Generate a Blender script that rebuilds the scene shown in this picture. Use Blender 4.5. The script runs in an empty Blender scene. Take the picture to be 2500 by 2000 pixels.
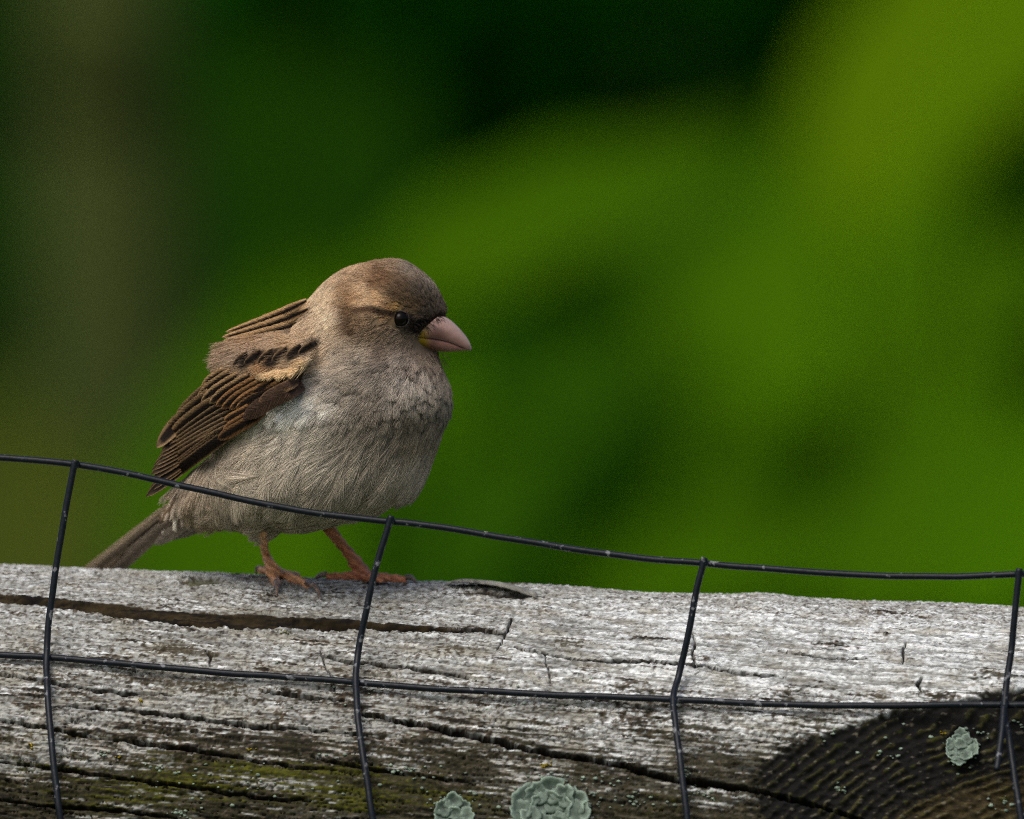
import bpy, math, random
import numpy as np
from mathutils import Vector
from mathutils.bvhtree import BVHTree

rng = np.random.default_rng(7)
random.seed(7)
sc = bpy.context.scene
COL = sc.collection

# ------------------------------------------------------------------ camera, sky, sun, exposure
D0 = 2.6                      # metres from the lens to the rail
FRAME = 0.165                 # width of the field there
S = FRAME / 2500.0
CAM_H = 1.0
cam_d = bpy.data.cameras.new('camera')
cam = bpy.data.objects.new('camera', cam_d)
COL.objects.link(cam)
cam.location = (0, -D0, CAM_H)
cam.rotation_euler = (math.radians(90), 0, 0)
cam_d.sensor_width = 36
cam_d.lens = 36 * D0 / FRAME
cam_d.clip_start = 0.05
cam_d.clip_end = 300
cam_d.dof.use_dof = True
cam_d.dof.focus_distance = D0 - 0.026
cam_d.dof.aperture_fstop = cam_d.lens / 32.0
sc.camera = cam

SUN_EL, SUN_AZ = math.radians(53), math.radians(212)     # azimuth measured clockwise from +Y
world = bpy.data.worlds.new('World')
sc.world = world
world.use_nodes = True
wn = world.node_tree.nodes
wl = world.node_tree.links
wn.clear()
wo = wn.new('ShaderNodeOutputWorld')
wb = wn.new('ShaderNodeBackground')
sky = wn.new('ShaderNodeTexSky')
sky.sky_type = 'NISHITA'
sky.sun_disc = False
sky.sun_elevation = SUN_EL
sky.sun_rotation = SUN_AZ
sky.air_density = 1.0
sky.dust_density = 6.0
sky.ozone_density = 1.0
wb.inputs['Strength'].default_value = 0.09
wl.new(sky.outputs[0], wb.inputs[0])
wl.new(wb.outputs[0], wo.inputs[0])

sun_d = bpy.data.lights.new('sun', 'SUN')
sun_d.energy = 1.0
sun_d.angle = math.radians(40)
sun_d.color = (1.0, 0.965, 0.90)
sun = bpy.data.objects.new('sun', sun_d)
COL.objects.link(sun)
sdir = Vector((math.sin(SUN_AZ) * math.cos(SUN_EL), math.cos(SUN_AZ) * math.cos(SUN_EL), math.sin(SUN_EL)))
sun.rotation_euler = sdir.to_track_quat('Z', 'Y').to_euler()
sun.location = (-1, -1, 4)

sc.view_settings.view_transform = 'Standard'
sc.view_settings.look = 'None'
sc.view_settings.gamma = 1.0
sc.view_settings.use_curve_mapping = False
sc.view_settings.exposure = 0.45
sc.render.engine = 'CYCLES'
sc.cycles.use_denoising = False
sc.cycles.filter_width = 1.1
try:
    sc.cycles.denoiser = 'OPENIMAGEDENOISE'
    sc.cycles.denoising_input_passes = 'RGB_ALBEDO_NORMAL'
    sc.cycles.denoising_prefilter = 'ACCURATE'
except Exception:
    pass
sc.cycles.use_adaptive_sampling = False
try:
    sc.cycles.sampling_pattern = 'BLUE_NOISE'
except Exception:
    pass
sc.cycles.max_bounces = 8
sc.cycles.sample_clamp_indirect = 4

# ------------------------------------------------------------------ helpers
MM = 0.001


def P(px, py, y):
    """point at photo position (px, py) of the 2500 px wide picture, y metres behind the rail's axis"""
    k = (D0 + y) / D0
    return np.array([(px - 1250.0) * S * k, y, CAM_H + (1000.0 - py) * S * k])


def Pa(px, py, y):
    px, py, y = np.asarray(px, float), np.asarray(py, float), np.asarray(y, float)
    k = (D0 + y) / D0
    return np.stack([(px - 1250.0) * S * k, y + 0 * px, CAM_H + (1000.0 - py) * S * k], -1)


def to_pix(v):
    k = D0 / (D0 + v[..., 1])
    return v[..., 0] * k / S + 1250.0, 1000.0 - (v[..., 2] - CAM_H) * k / S


def lin(c):
    c = np.asarray(c, float)
    return np.where(c <= 0.04045, c / 12.92, ((c + 0.055) / 1.055) ** 2.4)


def c8(r, g, b):
    return lin(np.array([r, g, b]) / 255.0)


def sstep(a, b, x):
    t = np.clip((x - a) / (b - a), 0, 1)
    return t * t * (3 - 2 * t)


def _hash(ix, iy, iz, seed):
    n = (ix.astype(np.int64) * 374761393 + iy.astype(np.int64) * 668265263 + iz.astype(np.int64) * 2147483629 + seed * 974634541) & 0xffffffff
    n = ((n ^ (n >> 13)) * 1274126177) & 0xffffffff
    n = ((n ^ (n >> 16)) * 2246822519) & 0xffffffff
    n = n ^ (n >> 15)
    return n.astype(np.float64) / 4294967295.0 * 2 - 1


def vnoise(x, y, z=None, seed=0):
    x, y = np.asarray(x, float), np.asarray(y, float)
    if z is None:
        ix, iy = np.floor(x), np.floor(y)
        fx, fy = x - ix, y - iy
        ux, uy = fx ** 3 * (fx * (fx * 6 - 15) + 10), fy ** 3 * (fy * (fy * 6 - 15) + 10)
        zz = np.zeros_like(ix)

        def g(a, b):
            h = _hash(ix + a, iy + b, zz, seed) * math.pi
            return np.cos(h) * (fx - a) + np.sin(h) * (fy - b)
        n0 = g(0, 0) * (1 - ux) + g(1, 0) * ux
        n1 = g(0, 1) * (1 - ux) + g(1, 1) * ux
        return (n0 * (1 - uy) + n1 * uy) * 1.5
    ix, iy, iz = np.floor(x), np.floor(y), np.floor(z)
    fx, fy, fz = x - ix, y - iy, z - iz
    ux, uy, uz = [f * f * (3 - 2 * f) for f in (fx, fy, fz)]
    r = 0
    for a in (0, 1):
        for b in (0, 1):
            for c in (0, 1):
                w = (ux if a else 1 - ux) * (uy if b else 1 - uy) * (uz if c else 1 - uz)
                r = r + w * _hash(ix + a, iy + b, iz + c, seed)
    return r


def fbm(x, y, oct=4, seed=0, gain=0.5):
    r, a, f, t = 0, 1.0, 1.0, 0
    for o in range(oct):
        r = r + a * vnoise(x * f, y * f, seed=seed + o * 17)
        t += a
        a *= gain
        f *= 2.03
    return r / t


def polydist(px, py, pts):
    """distance in px from each point to a polyline, with the parameter 0..1 of the nearest point and side sign"""
    best = np.full(px.shape, 1e9)
    bt = np.zeros(px.shape)
    sg = np.zeros(px.shape)
    pts = np.asarray(pts, float)
    seg = np.hypot(*(pts[1:] - pts[:-1]).T)
    cum = np.concatenate([[0], np.cumsum(seg)])
    for i in range(len(pts) - 1):
        ax, ay = pts[i]
        dx, dy = pts[i + 1] - pts[i]
        t = np.clip(((px - ax) * dx + (py - ay) * dy) / (dx * dx + dy * dy + 1e-9), 0, 1)
        ex, ey = px - ax - t * dx, py - ay - t * dy
        d = np.hypot(ex, ey)
        m = d < best
        best = np.where(m, d, best)
        bt = np.where(m, (cum[i] + t * seg[i]) / cum[-1], bt)
        sg = np.where(m, np.sign(dx * ey - dy * ex), sg)
    return best, bt, sg


def mesh_np(name, V, F, smooth=True):
    me = bpy.data.meshes.new(name)
    V = np.asarray(V, np.float32)
    if isinstance(F, np.ndarray):
        n = F.shape[1]
        me.vertices.add(len(V))
        me.vertices.foreach_set('co', V.ravel())
        me.loops.add(F.size)
        me.loops.foreach_set('vertex_index', F.astype(np.int32).ravel())
        me.polygons.add(len(F))
        me.polygons.foreach_set('loop_start', np.arange(0, F.size, n, dtype=np.int32))
        me.polygons.foreach_set('loop_total', np.full(len(F), n, np.int32))
        me.update(calc_edges=True)
        me.validate()
    else:
        me.from_pydata([tuple(v) for v in V], [], [tuple(f) for f in F])
        me.update()
    me.polygons.foreach_set('use_smooth', np.full(len(me.polygons), smooth))
    return me


def set_attr(me, name, typ, dom, data):
    a = me.attributes.new(name, typ, dom)
    key = {'FLOAT_COLOR': 'color', 'FLOAT_VECTOR': 'vector', 'FLOAT': 'value'}[typ]
    a.data.foreach_set(key, np.asarray(data, np.float32).ravel())


def rgba(c):
    c = np.asarray(c, np.float32)
    return np.concatenate([c, np.ones(c.shape[:-1] + (1,), np.float32)], -1)


def obj(name, me, mat=None, parent=None, loc=None):
    o = bpy.data.objects.new(name, me)
    COL.objects.link(o)
    if mat is not None and me is not None and len(me.materials) == 0:
        me.materials.append(mat)
    if loc is not None:
        o.location = loc
    if parent is not None:
        o.parent = parent
        o.matrix_parent_inverse = parent.matrix_world.inverted() if False else o.matrix_parent_inverse
    return o


def tag(o, label, cat, group=None):
    o['label'] = label
    o['category'] = cat
    if group:
        o['group'] = group


def grid_faces(nr, nc, wrap=False):
    r = np.arange(nr - 1)[:, None]
    c = np.arange(nc if wrap else nc - 1)[None, :]
    c2 = (c + 1) % nc
    return np.stack([r * nc + c, r * nc + c2, (r + 1) * nc + c2, (r + 1) * nc + c], -1).reshape(-1, 4)


def catmull(pts, n):
    pts = np.asarray(pts, float)
    p = np.concatenate([[2 * pts[0] - pts[1]], pts, [2 * pts[-1] - pts[-2]]])
    out = []
    for t in np.linspace(0, len(pts) - 1 - 1e-9, n):
        i = int(t)
        f = t - i
        a, b, c, d = p[i], p[i + 1], p[i + 2], p[i + 3]
        out.append(0.5 * (2 * b + (c - a) * f + (2 * a - 5 * b + 4 * c - d) * f * f + (3 * b - a - 3 * c + d) * f ** 3))
    return np.array(out)


def tube(pts, rad, seg=10, cap=True, flat=1.0):
    """closed tapered tube along pts; returns verts, faces(list)"""
    pts = np.asarray(pts, float)
    rad = np.broadcast_to(np.asarray(rad, float), (len(pts),))
    T = np.gradient(pts, axis=0)
    T /= np.linalg.norm(T, axis=1)[:, None] + 1e-12
    ref = np.array([0.0, -1.0, 0.02])
    V = []
    for p, t, r in zip(pts, T, rad):
        if abs(np.dot(t, ref)) > 0.93:
            b = np.cross(t, [0, 0, 1.0])
        else:
            b = np.cross(t, ref)
        b /= np.linalg.norm(b) + 1e-12
        n = np.cross(b, t)
        a = np.linspace(0, 2 * math.pi, seg, endpoint=False)
        V.append(p + r * (np.cos(a)[:, None] * b + flat * np.sin(a)[:, None] * n))
    V = np.concatenate(V)
    F = [tuple(f) for f in grid_faces(len(pts), seg, True)]
    if cap:
        F.append(tuple(range(seg))[::-1])
        F.append(tuple(range((len(pts) - 1) * seg, len(pts) * seg)))
    return V, F


def join_parts(parts):
    V, F, o = [], [], 0
    for v, f in parts:
        V.append(v)
        F += [tuple(i + o for i in q) for q in f]
        o += len(v)
    return np.concatenate(V), F


def remeshed(name, V, F, voxel, smooth_it=4, fac=0.5):
    me = mesh_np(name + '_raw', V, F)
    o = bpy.data.objects.new(name + '_raw', me)
    COL.objects.link(o)
    m = o.modifiers.new('r', 'REMESH')
    m.mode = 'VOXEL'
    m.voxel_size = voxel
    if smooth_it:
        s = o.modifiers.new('s', 'SMOOTH')
        s.iterations = smooth_it
        s.factor = fac
    dg = bpy.context.evaluated_depsgraph_get()
    dg.update()
    res = bpy.data.meshes.new_from_object(o.evaluated_get(dg))
    bpy.data.objects.remove(o)
    bpy.data.meshes.remove(me)
    res.name = name
    res.polygons.foreach_set('use_smooth', np.ones(len(res.polygons), bool))
    return res


# ------------------------------------------------------------------ materials
def new_mat(name, rough=0.8, spec=0.3):
    m = bpy.data.materials.new(name)
    m.use_nodes = True
    nt = m.node_tree
    b = nt.nodes['Principled BSDF']
    b.inputs['Roughness'].default_value = rough
    b.inputs['Specular IOR Level'].default_value = spec
    return m, nt, b


def nd(nt, t, **kw):
    n = nt.nodes.new(t)
    for k, v in kw.items():
        setattr(n, k, v)
    return n


def attr_node(nt, name):
    n = nd(nt, 'ShaderNodeAttribute')
    n.attribute_name = name
    return n


def mat_attr(name, attr, rough=0.8, spec=0.3, nscale=2000, namp=0.25, bump=0.0, stretch=(1, 1, 1), detail=3):
    """colour attribute broken up by a procedural noise, with a matching fine relief"""
    m, nt, b = new_mat(name, rough, spec)
    a = attr_node(nt, attr)
    tc = nd(nt, 'ShaderNodeTexCoord')
    mp = nd(nt, 'ShaderNodeMapping')
    mp.inputs['Scale'].default_value = stretch
    nz = nd(nt, 'ShaderNodeTexNoise')
    nz.inputs['Scale'].default_value = nscale
    nz.inputs['Detail'].default_value = detail
    mr = nd(nt, 'ShaderNodeMapRange')
    mr.inputs['From Min'].default_value = 0.25
    mr.inputs['From Max'].default_value = 0.75
    mr.inputs['To Min'].default_value = 1 - namp
    mr.inputs['To Max'].default_value = 1 + namp
    mx = nd(nt, 'ShaderNodeMix', data_type='RGBA', blend_type='MULTIPLY')
    mx.inputs['Factor'].default_value = 1
    L = nt.links
    L.new(tc.outputs['Object'], mp.inputs['Vector'])
    L.new(mp.outputs[0], nz.inputs['Vector'])
    L.new(nz.outputs['Fac'], mr.inputs['Value'])
    L.new(a.outputs['Color'], mx.inputs['A'])
    L.new(mr.outputs[0], mx.inputs['B'])
    L.new(mx.outputs['Result'], b.inputs['Base Color'])
    if bump:
        bp = nd(nt, 'ShaderNodeBump')
        bp.inputs['Strength'].default_value = 0.6
        bp.inputs['Distance'].default_value = bump
        L.new(nz.outputs['Fac'], bp.inputs['Height'])
        L.new(bp.outputs[0], b.inputs['Normal'])
    return m


def mat_leaf(name, c1, c2, trans=0.35, scale=9.0, rough=0.7, spec=0.03):
    """leaf: two tones mixed by noise, light shining partly through"""
    m, nt, b = new_mat(name, rough, spec)
    L = nt.links
    tc = nd(nt, 'ShaderNodeTexCoord')
    nz = nd(nt, 'ShaderNodeTexNoise')
    nz.inputs['Scale'].default_value = scale
    nz.inputs['Detail'].default_value = 4
    cr = nd(nt, 'ShaderNodeValToRGB')
    cr.color_ramp.elements[0].position = 0.35
    cr.color_ramp.elements[0].color = (*c1, 1)
    cr.color_ramp.elements[1].position = 0.65
    cr.color_ramp.elements[1].color = (*c2, 1)
    L.new(tc.outputs['Object'], nz.inputs['Vector'])
    L.new(nz.outputs['Fac'], cr.inputs['Fac'])
    L.new(cr.outputs['Color'], b.inputs['Base Color'])
    tr = nd(nt, 'ShaderNodeBsdfTranslucent')
    L.new(cr.outputs['Color'], tr.inputs['Color'])
    ms = nd(nt, 'ShaderNodeMixShader')
    ms.inputs['Fac'].default_value = trans
    L.new(b.outputs[0], ms.inputs[1])
    L.new(tr.outputs[0], ms.inputs[2])
    L.new(ms.outputs[0], nt.nodes['Material Output'].inputs['Surface'])
    return m


def mat_noise(name, c1, c2, scale, rough=0.85, spec=0.2, bump=0.0, stretch=(1, 1, 1), lo=0.35, hi=0.65):
    m, nt, b = new_mat(name, rough, spec)
    L = nt.links
    tc = nd(nt, 'ShaderNodeTexCoord')
    mp = nd(nt, 'ShaderNodeMapping')
    mp.inputs['Scale'].default_value = stretch
    nz = nd(nt, 'ShaderNodeTexNoise')
    nz.inputs['Scale'].default_value = scale
    nz.inputs['Detail'].default_value = 6
    cr = nd(nt, 'ShaderNodeValToRGB')
    cr.color_ramp.elements[0].position = lo
    cr.color_ramp.elements[0].color = (*c1, 1)
    cr.color_ramp.elements[1].position = hi
    cr.color_ramp.elements[1].color = (*c2, 1)
    L.new(tc.outputs['Object'], mp.inputs['Vector'])
    L.new(mp.outputs[0], nz.inputs['Vector'])
    L.new(nz.outputs['Fac'], cr.inputs['Fac'])
    L.new(cr.outputs['Color'], b.inputs['Base Color'])
    if bump:
        bp = nd(nt, 'ShaderNodeBump')
        bp.inputs['Distance'].default_value = bump
        L.new(nz.outputs['Fac'], bp.inputs['Height'])
        L.new(bp.outputs[0], b.inputs['Normal'])
    return m


# ================================================================== SETTING: ground
gm = mat_noise('grass_ground', (0.02, 0.05, 0.006), (0.05, 0.09, 0.012), 6.0, bump=0.01)
gv = np.array([[-60, -30, 0], [60, -30, 0], [60, 120, 0], [-60, 120, 0]], float)
ground = obj('ground', mesh_np('ground', gv, np.array([[0, 1, 2, 3]])), gm)
ground['kind'] = 'structure'


# ------------------------------------------------------------------ foliage builders
def leaf_card(n=5):
    """one leaf of length 1 along +Y, folded at the midrib and drooping at the tip: verts (rows x 3), quads"""
    v = np.linspace(0, 1, n)
    w = 0.34 * np.sin(np.pi * np.clip(v, 0, 1) ** 0.8) ** 0.8
    w[0] = 0.02
    w[-1] = 0.01
    V = []
    for vi, wi in zip(v, w):
        z = -0.18 * vi * vi
        V += [(-wi, vi, z + 0.3 * wi), (0, vi, z), (wi, vi, z + 0.3 * wi)]
    return np.array(V), grid_faces(n, 3)


def leaf_cloud(name, pos, size, mat, up=0.5, dirs=None, parent=None, rows=4, spread=1.0):
    """many leaves joined in one crown"""
    base, F = leaf_card(rows)
    n = len(pos)
    d = rng.normal(size=(n, 3))
    if dirs is not None:
        d = d * 0.6 * spread + dirs
    d /= np.linalg.norm(d, axis=1)[:, None]
    nn = rng.normal(size=(n, 3)) * (1 - up) + np.array([0, -0.35, 1.0]) * up
    nn -= d * np.sum(nn * d, 1)[:, None]
    nn /= np.linalg.norm(nn, axis=1)[:, None]
    b = np.cross(d, nn)
    s = size * rng.uniform(0.7, 1.25, n)
    V = pos[:, None, :] + s[:, None, None] * (base[None, :, 0, None] * b[:, None] + base[None, :, 1, None] * d[:, None] + base[None, :, 2, None] * nn[:, None])
    Fa = (F[None] + (np.arange(n) * len(base))[:, None, None]).reshape(-1, 4)
    return obj(name, mesh_np(name, V.reshape(-1, 3), Fa), mat, parent)


def empty(name, loc):
    o = bpy.data.objects.new(name, None)
    COL.objects.link(o)
    o.location = loc
    o.empty_display_size = 0.02
    return o


def child_local(root, V):
    return np.asarray(V) - np.array(root.location)


def put(root, name, V, F, mat, smooth=True):
    return obj(name, mesh_np(name, child_local(root, V), F, smooth), mat, root)


bark_dark = mat_noise('dark_bark', (0.02, 0.018, 0.01), (0.05, 0.04, 0.025), 30, bump=0.004)
bark_grey = mat_noise('grey_bark', (0.028, 0.044, 0.006), (0.048, 0.066, 0.011), 14, bump=0.004, stretch=(1, 1, 0.3))

# ---- shrubs far behind: each a shrub with stems and a crown
LEAF_DARK = mat_leaf('dark_evergreen_leaf', (0.0015, 0.040, 0.0006), (0.005, 0.070, 0.0008), 0.25, 5)
LEAF_BRONZE = mat_leaf('bronze_leaf', (0.016, 0.022, 0.001), (0.03, 0.032, 0.001), 0.2, 5)
LEAF_OLIVE = mat_leaf('dull_olive_leaf', (0.035, 0.056, 0.006), (0.06, 0.08, 0.009), 0.25, 6)
LEAF_YEL = mat_leaf('yellow_green_leaf', (0.082, 0.178, 0.0003), (0.104, 0.205, 0.0003), 0.4, 8)
LEAF_FRESH = mat_leaf('fresh_green_leaf', (0.056, 0.160, 0.0003), (0.074, 0.185, 0.0003), 0.4, 8)
LEAF_GRN = mat_leaf('grass_green_leaf', (0.044, 0.130, 0.0003), (0.060, 0.150, 0.0003), 0.4, 8)
LEAF_FOREST = mat_leaf('forest_green_leaf', (0.008, 0.046, 0.0003), (0.014, 0.058, 0.0003), 0.4, 8)
LEAF_DEEP = mat_leaf('deep_green_leaf', (0.019, 0.076, 0.0003), (0.030, 0.092, 0.0003), 0.4, 8)


def shrub(name, label, cx, cy, h, rx, ry, n, leaf, mat, group, z0=0.15):
    root = empty(name, (cx, cy, 0))
    tag(root, label, 'shrub', group)
    parts = []
    for k in range(7):
        a = rng.uniform(0, 2 * math.pi)
        top = np.array([cx + rx * 0.6 * math.cos(a), cy + ry * 0.6 * math.sin(a), h * rng.uniform(0.6, 0.9)])
        bot = np.array([cx + 0.06 * math.cos(a), cy + 0.06 * math.sin(a), 0])
        mid = (top + bot) / 2 + rng.normal(size=3) * 0.06
        parts.append(tube(catmull([bot, mid, top], 9), np.linspace(0.02, 0.005, 9), 7))
    V, F = join_parts(parts)
    put(root, 'stem', V, F, bark_dark)
    # leaves in clumps through the crown
    nc = max(24, n // 90)
    cd = rng.normal(size=(nc, 3))
    cd /= np.linalg.norm(cd, axis=1)[:, None]
    cr_ = rng.uniform(0.45, 1.0, nc) ** 0.5
    cc = cd * cr_[:, None] * np.array([rx, ry, (h - z0) / 2]) + np.array([cx, cy, (h + z0) / 2])
    idx = rng.integers(0, nc, n)
    pos = cc[idx] + rng.normal(size=(n, 3)) * np.array([rx, ry, h / 2]) * 0.16
    pos[:, 2] = np.abs(pos[:, 2] - 0.03) + 0.03
    out = pos - np.array([cx, cy, (h + z0) / 2])
    out /= np.linalg.norm(out, axis=1)[:, None]
    leaf_cloud('crown', child_local(root, pos), leaf, mat, 0.45, out * 0.8, root)
    return root


G_SHRUB = 'dark evergreen shrubs behind the fence'
shrub('evergreen_shrub', 'dark evergreen shrub filling the top centre behind the sparrow', 0.05, 6.8, 2.3, 0.75, 0.6, 16000, 0.055, LEAF_DARK, G_SHRUB)
shrub('evergreen_shrub', 'dark evergreen shrub at the far right behind the yellow-green leaves', 1.15, 7.2, 2.2, 0.75, 0.6, 11000, 0.055, LEAF_DARK, G_SHRUB)
shrub('evergreen_shrub', 'tall dark evergreen shrub behind the other evergreens', 0.5, 8.8, 3.4, 1.9, 0.7, 40000, 0.10, LEAF_DARK, G_SHRUB)
shrub('evergreen_shrub', 'dull olive shrub at the far left behind the grey trunk', -1.0, 7.0, 2.1, 0.75, 0.6, 11000, 0.055, LEAF_OLIVE, G_SHRUB)

# ---- slim grey tree at the left
def lean_tree():
    y0 = 4.8
    pts = [P(330, 1000 + 5900, y0), P(330, 1900, y0), P(290, 1000, y0), P(255, 300, y0), P(250, -900, y0), P(200, -9000, y0 + 0.3), P(150, -22000, y0 + 1.2)]
    pts[0][2] = 0.0
    root = empty('slim_tree', tuple(pts[0]))
    tag(root, 'slim grey-brown tree trunk blurred at the left edge behind the tail', 'tree')
    c = catmull(pts, 40)
    V, F = tube(c, np.linspace(0.046, 0.026, 40), 16)
    put(root, 'trunk', V, F, bark_grey)
    n = 5000
    top = pts[-1] + np.array([0, 0, 0.45])
    q = rng.normal(size=(n, 3))
    q /= np.linalg.norm(q, axis=1)[:, None]
    pos = top + q * rng.uniform(0.3, 1, n)[:, None] ** 0.5 * np.array([0.9, 0.9, 0.7])
    leaf_cloud('crown', child_local(root, pos), 0.06, LEAF_OLIVE, 0.5, None, root)


lean_tree()


# ---- leafy plants nearer by: arching sprays of small leaves on thin stems
def spray_plant(name, label, cat, foot, sprays, group=None):
    root = empty(name, foot)
    tag(root, label, cat, group)
    stems = []
    for (path, rad_px, y, n, leaf, mat) in sprays:
        p3 = np.array([P(a, b_, y) for a, b_ in path])
        c = catmull(p3, 60)
        k = S * (D0 + y) / D0
        seg = np.linalg.norm(np.diff(c, axis=0), axis=1)
        pr = np.concatenate([seg, [seg[-1]]])
        idx = rng.choice(60, n, p=pr / pr.sum())
        rr_ = np.interp(idx / 59.0, np.linspace(0, 1, len(rad_px)), rad_px) * k
        off_ = rng.normal(size=(n, 3)) * np.array([1, 1.2, 1]) * rr_[:, None] * 0.5
        pos = c[idx] + off_
        dd = np.gradient(c, axis=0)[idx]
        dd /= np.linalg.norm(dd, axis=1)[:, None]
        leaf_cloud('crown', child_local(root, pos), leaf, mat, 0.6, dd * 0.7 + np.array([0, 0, -0.2]), root)
        f = np.array(foot) + rng.normal(size=3) * np.array([0.04, 0.04, 0])
        full = np.concatenate([[f, (f + p3[0]) / 2 + np.array([0, 0.1, 0.05])], p3])
        stems.append(tube(catmull(full, 30), np.linspace(0.006, 0.0015, 30), 6))
    V, F = join_parts(stems)
    put(root, 'stem', V, F, LEAF_DEEP)
    return root


G_PL = 'broad-leaved plants blurred behind the log'


def broad_leaf(root, base, tip, width, mat, up, bend=0.10):
    base, tip = np.asarray(base, float), np.asarray(tip, float)
    d = tip - base
    Ln = np.linalg.norm(d)
    d = d / Ln
    up = np.asarray(up, float)
    up = up - d * np.dot(up, d)
    up /= np.linalg.norm(up)
    b = np.cross(d, up)
    nr, nc = 14, 7
    V = []
    for i, v in enumerate(np.linspace(0, 1, nr)):
        w = width * (np.sin(np.pi * v ** 0.85) ** 0.75 if 0 < v < 1 else 0.02)
        for u in np.linspace(-1, 1, nc):
            z = bend * Ln * (4 * v * (1 - v)) * 0.5 + 0.16 * width * abs(u) + 0.03 * width * math.sin(v * 22) * abs(u)
            V.append(base + d * Ln * v + b * w * u * 0.5 + up * z)
    return put(root, 'leaf', np.array(V), grid_faces(nr, nc), mat)


def broad_plant(name, label, cat, foot, leaves, group=None):
    root = empty(name, foot)
    tag(root, label, cat, group)
    parts = []
    for (bx, by, tx, ty, y, dy, w, mat, up) in leaves:
        b_, t_ = P(bx, by, y), P(tx, ty, y + dy)
        broad_leaf(root, b_, t_, w * S * (D0 + y) / D0, mat, up)
        f = np.array(foot) + rng.normal(size=3) * np.array([0.03, 0.03, 0])
        mid = (f + b_) / 2 + np.array([0, 0.12, 0.1])
        parts.append(tube(catmull([f, mid, b_], 12), np.linspace(0.006, 0.002, 12), 6))
    V, F = join_parts(parts)
    put(root, 'stem', V, F, LEAF_DEEP)
    return root


UPF = (-0.25, -0.65, 0.75)
broad_plant('broad_leaf_plant', 'mid-green broad-leaved plant arching up behind the sparrow\'s beak', 'plant', (P(1350, 0, 2.6)[0], 2.9, 0), [
    (880, 860, 1860, 390, 2.5, 0.1, 520, LEAF_GRN, UPF),
    (980, 900, 1640, 480, 2.5, 0.1, 420, LEAF_GRN, UPF),
    (1180, 1350, 1500, 800, 3.2, 0.1, 420, LEAF_DEEP, UPF),
    (1000, 1640, 1300, 1060, 3.0, 0.1, 520, LEAF_DEEP, UPF),
], G_PL)
broad_plant('broad_leaf_plant', 'yellow-green broad-leaved plant rising to the top right corner', 'plant', (P(2150, 0, 3.6)[0], 4.0, 0), [
    (1880, 1120, 2330, 260, 3.6, 0.1, 560, LEAF_FRESH, UPF),
    (1960, 700, 2420, 60, 3.9, 0.1, 420, LEAF_FRESH, UPF),
    (2060, 640, 2620, -300, 3.5, 0.1, 560, LEAF_YEL, UPF),
    (2400, 420, 2780, -520, 3.7, 0.1, 480, LEAF_YEL, UPF),
    (1700, 1000, 2050, 480, 4.2, 0.1, 440, LEAF_GRN, UPF),
    (1560, 760, 1960, 330, 4.6, 0.1, 420, LEAF_DEEP, UPF),
    (2180, 1150, 2560, 560, 4.4, 0.1, 460, LEAF_GRN, UPF),
], G_PL)
broad_plant('broad_leaf_plant', 'grass-green broad-leaved plant low above the log at the right', 'plant', (P(2050, 0, 3.4)[0], 3.6, 0), [
    (1350, 1600, 2250, 1330, 3.4, 0.1, 460, LEAF_GRN, UPF),
    (2100, 1660, 2480, 880, 3.2, 0.1, 430, LEAF_GRN, UPF),
    (1820, 1600, 2080, 1050, 3.6, 0.1, 460, LEAF_DEEP, UPF),
    (2380, 1640, 2680, 1020, 3.0, 0.1, 420, LEAF_FRESH, UPF),
    (1620, 1640, 1980, 1080, 3.9, 0.1, 400, LEAF_GRN, UPF),
    (1900, 1350, 2250, 820, 4.3, 0.1, 460, LEAF_GRN, UPF),
    (1820, 1330, 2060, 860, 3.7, 0.1, 420, LEAF_GRN, UPF),
    (1480, 1150, 1780, 620, 4.6, 0.1, 420, LEAF_DEEP, UPF),
], G_PL)
broad_plant('broad_leaf_plant', 'green broad-leaved plant standing behind the sparrow\'s back', 'plant', (P(750, 0, 3.4)[0], 3.6, 0), [
    (560, 1760, 820, 640, 3.2, 0.1, 640, LEAF_GRN, UPF),
    (820, 1660, 1020, 640, 3.5, 0.1, 560, LEAF_GRN, UPF),
    (480, 1000, 760, 60, 5.0, 0.1, 640, LEAF_FOREST, UPF),
    (720, 900, 960, 160, 5.2, 0.1, 480, LEAF_FOREST, UPF),
    (330, 1760, 470, 1000, 3.8, 0.1, 420, LEAF_DEEP, UPF),
    (40, 1800, 160, 1050, 3.4, 0.1, 460, LEAF_OLIVE, UPF),
    (-120, 1700, 20, 900, 3.6, 0.1, 420, LEAF_OLIVE, UPF),
    (420, 1700, 640, 820, 3.9, 0.1, 480, LEAF_DEEP, UPF),
], G_PL)

# ================================================================== THE LOG RAIL
LOG_R = 0.045
YAW = math.radians(6.0)
TILT = math.radians(2.36)
LOG_C = np.array([0.0, 0.0, P(0, 1434, 0)[2] - LOG_R])
AX = np.array([math.cos(YAW) * math.cos(TILT), -math.sin(YAW) * math.cos(TILT), -math.sin(TILT)])
RX = np.cross(np.array([0, 0, 1.0]), AX)
RX /= np.linalg.norm(RX)           # points to the back
UPV = np.cross(AX, RX)             # radial up
FR = -RX                           # radial front


def log_base(u, th):
    rad = np.cos(th)[..., None] * UPV + np.sin(th)[..., None] * FR
    return LOG_C + u[..., None] * AX, rad


SURF_TOP = []   # filled below: silhouette of the bare cylinder


def log_y_at(px, py):
    """depth of the log's front surface under the photo position"""
    z = P(px, py, -0.02)[2]
    x = P(px, py, -0.02)[0]
    u = x / AX[0]
    c = LOG_C + u * AX
    h = np.clip((z - c[2]) / LOG_R, -1, 1)
    return c[1] - LOG_R * math.sqrt(max(0, 1 - h * h))


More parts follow.
